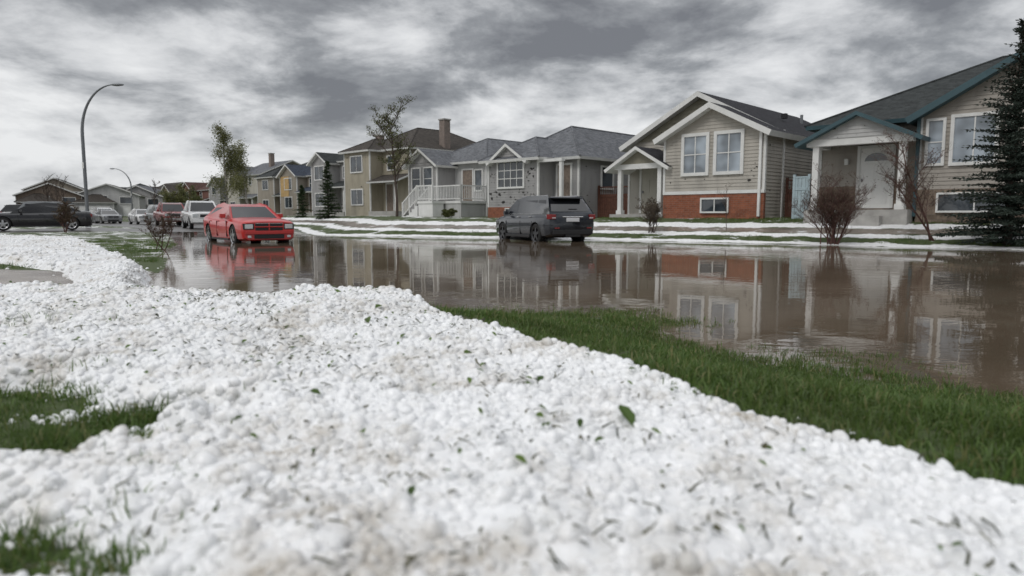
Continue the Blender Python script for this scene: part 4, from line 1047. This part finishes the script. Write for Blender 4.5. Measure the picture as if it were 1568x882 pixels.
for i, (px_, py_, kd, pm_, hd) in enumerate([(-31, 61, 'suv', P_silver, -50), (-36, 67, 'sedan', P_white, -50), (-33.5, 72, 'suv', P_dred, 130), (-43, 73, 'sedan', P_silver, -48), (-47, 79, 'suv', P_white, -48), (-42, 62, 'sedan', P_silver, -10), (-38.5, 57, 'sedan', P_black, 20), (-40, 84, 'pickup', P_black, 130), (-29.5, 67.5, 'suv', P_black, 130), (-46, 66, 'suv', P_black, 15), (-50, 72, 'sedan', P_white, 10), (-25.2, 60.5, 'sedan', P_dred, 130), (-52, 84, 'sedan', P_silver, -48), (-34.5, 52, 'suv', P_silver, 35)]):
    z_ = float(gz(np.array([px_ * 1.0]), np.array([py_ * 1.0]))[0])
    car('parked_car', kd, pm_, px_, py_, z_, D(hd))

# ------------------------------------------------------------------ sky / light / camera
w = bpy.data.worlds.new('World'); scene.world = w; w.use_nodes = True; nt = w.node_tree
for n_ in list(nt.nodes): nt.nodes.remove(n_)
out = N(nt, 'ShaderNodeOutputWorld')
sky = N(nt, 'ShaderNodeTexSky', sky_type='NISHITA'); sky.sun_disc = False; sky.sun_elevation = D(48); sky.sun_rotation = D(-141)
tc = N(nt, 'ShaderNodeTexCoord'); sx = N(nt, 'ShaderNodeSeparateXYZ'); L(nt, tc.outputs['Generated'], sx.inputs[0])
zc = mth(nt, 'MAXIMUM', sx.outputs[2], 0.0); den = mth(nt, 'ADD', zc, 0.25)
cx = N(nt, 'ShaderNodeCombineXYZ'); L(nt, mth(nt, 'DIVIDE', sx.outputs[0], den), cx.inputs[0]); L(nt, mth(nt, 'DIVIDE', sx.outputs[1], den), cx.inputs[1])
L(nt, mth(nt, 'MULTIPLY', zc, 1.5), cx.inputs[2])
n1 = noise(nt, cx.outputs[0], 2.0, 12, 0.60, 0.18)
mp = N(nt, 'ShaderNodeMapping'); mp.inputs['Location'].default_value = (4.3, 1.7, 0); mp.inputs['Scale'].default_value = (.7, .9, 1); L(nt, cx.outputs[0], mp.inputs[0])
n2 = noise(nt, mp.outputs[0], 1.2, 4, 0.5, 0.1)
t = mth(nt, 'ADD', mth(nt, 'MULTIPLY', n1, .66), mth(nt, 'MULTIPLY', n2, .34))
t = mth(nt, 'ADD', t, mth(nt, 'MULTIPLY', sx.outputs[0], -.05)); t = mth(nt, 'SUBTRACT', t, mth(nt, 'MULTIPLY', mth(nt, 'MINIMUM', zc, .32), .14))
cl = ramp(nt, t, [(0.36, (0.19, 0.195, 0.21)), (0.42, (0.31, 0.32, 0.335)), (0.46, (0.48, 0.49, 0.505)), (0.51, (0.68, 0.688, 0.70)), (0.58, (0.86, 0.865, 0.87))])
hzf = mth(nt, 'MULTIPLY', mth(nt, 'SUBTRACT', 1.0, mth(nt, 'DIVIDE', zc, 0.13), True), 0.6)
cl = mixc(nt, hzf, cl, (0.78, 0.795, 0.82))
zen = N(nt, 'ShaderNodeMapRange'); zen.inputs[1].default_value = .36; zen.inputs[2].default_value = .8; zen.inputs[3].default_value = 1.0; zen.inputs[4].default_value = 2.3; L(nt, sx.outputs[2], zen.inputs[0])  # extra cloud brightness overhead, above the camera's view, added to light the hail
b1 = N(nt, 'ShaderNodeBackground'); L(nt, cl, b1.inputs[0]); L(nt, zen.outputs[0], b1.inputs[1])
b2 = N(nt, 'ShaderNodeBackground'); L(nt, sky.outputs[0], b2.inputs[0]); b2.inputs[1].default_value = .1
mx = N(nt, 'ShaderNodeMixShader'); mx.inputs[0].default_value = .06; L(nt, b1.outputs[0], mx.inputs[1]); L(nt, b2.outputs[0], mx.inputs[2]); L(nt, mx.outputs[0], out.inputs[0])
sl = bpy.data.lights.new('sun', 'SUN'); sl.energy = 1.0; sl.angle = D(16); sl.color = (1, .97, .93)
so = bpy.data.objects.new('sun', sl); COL.objects.link(so)
sd = Vector((-.45, -.55, .8)); so.rotation_euler = sd.to_track_quat('Z', 'Y').to_euler()
cam = bpy.data.cameras.new('camera'); co_ = bpy.data.objects.new('camera', cam); COL.objects.link(co_); scene.camera = co_
cam.lens = 24; cam.sensor_width = 36; cam.clip_start = .05; cam.clip_end = 3000
co_.location = (0, 0, .93); co_.rotation_euler = (D(90 - 6.06), 0, 0)
cam.dof.use_dof = True; cam.dof.focus_distance = 8.0; cam.dof.aperture_fstop = 2.6
print('DONE')
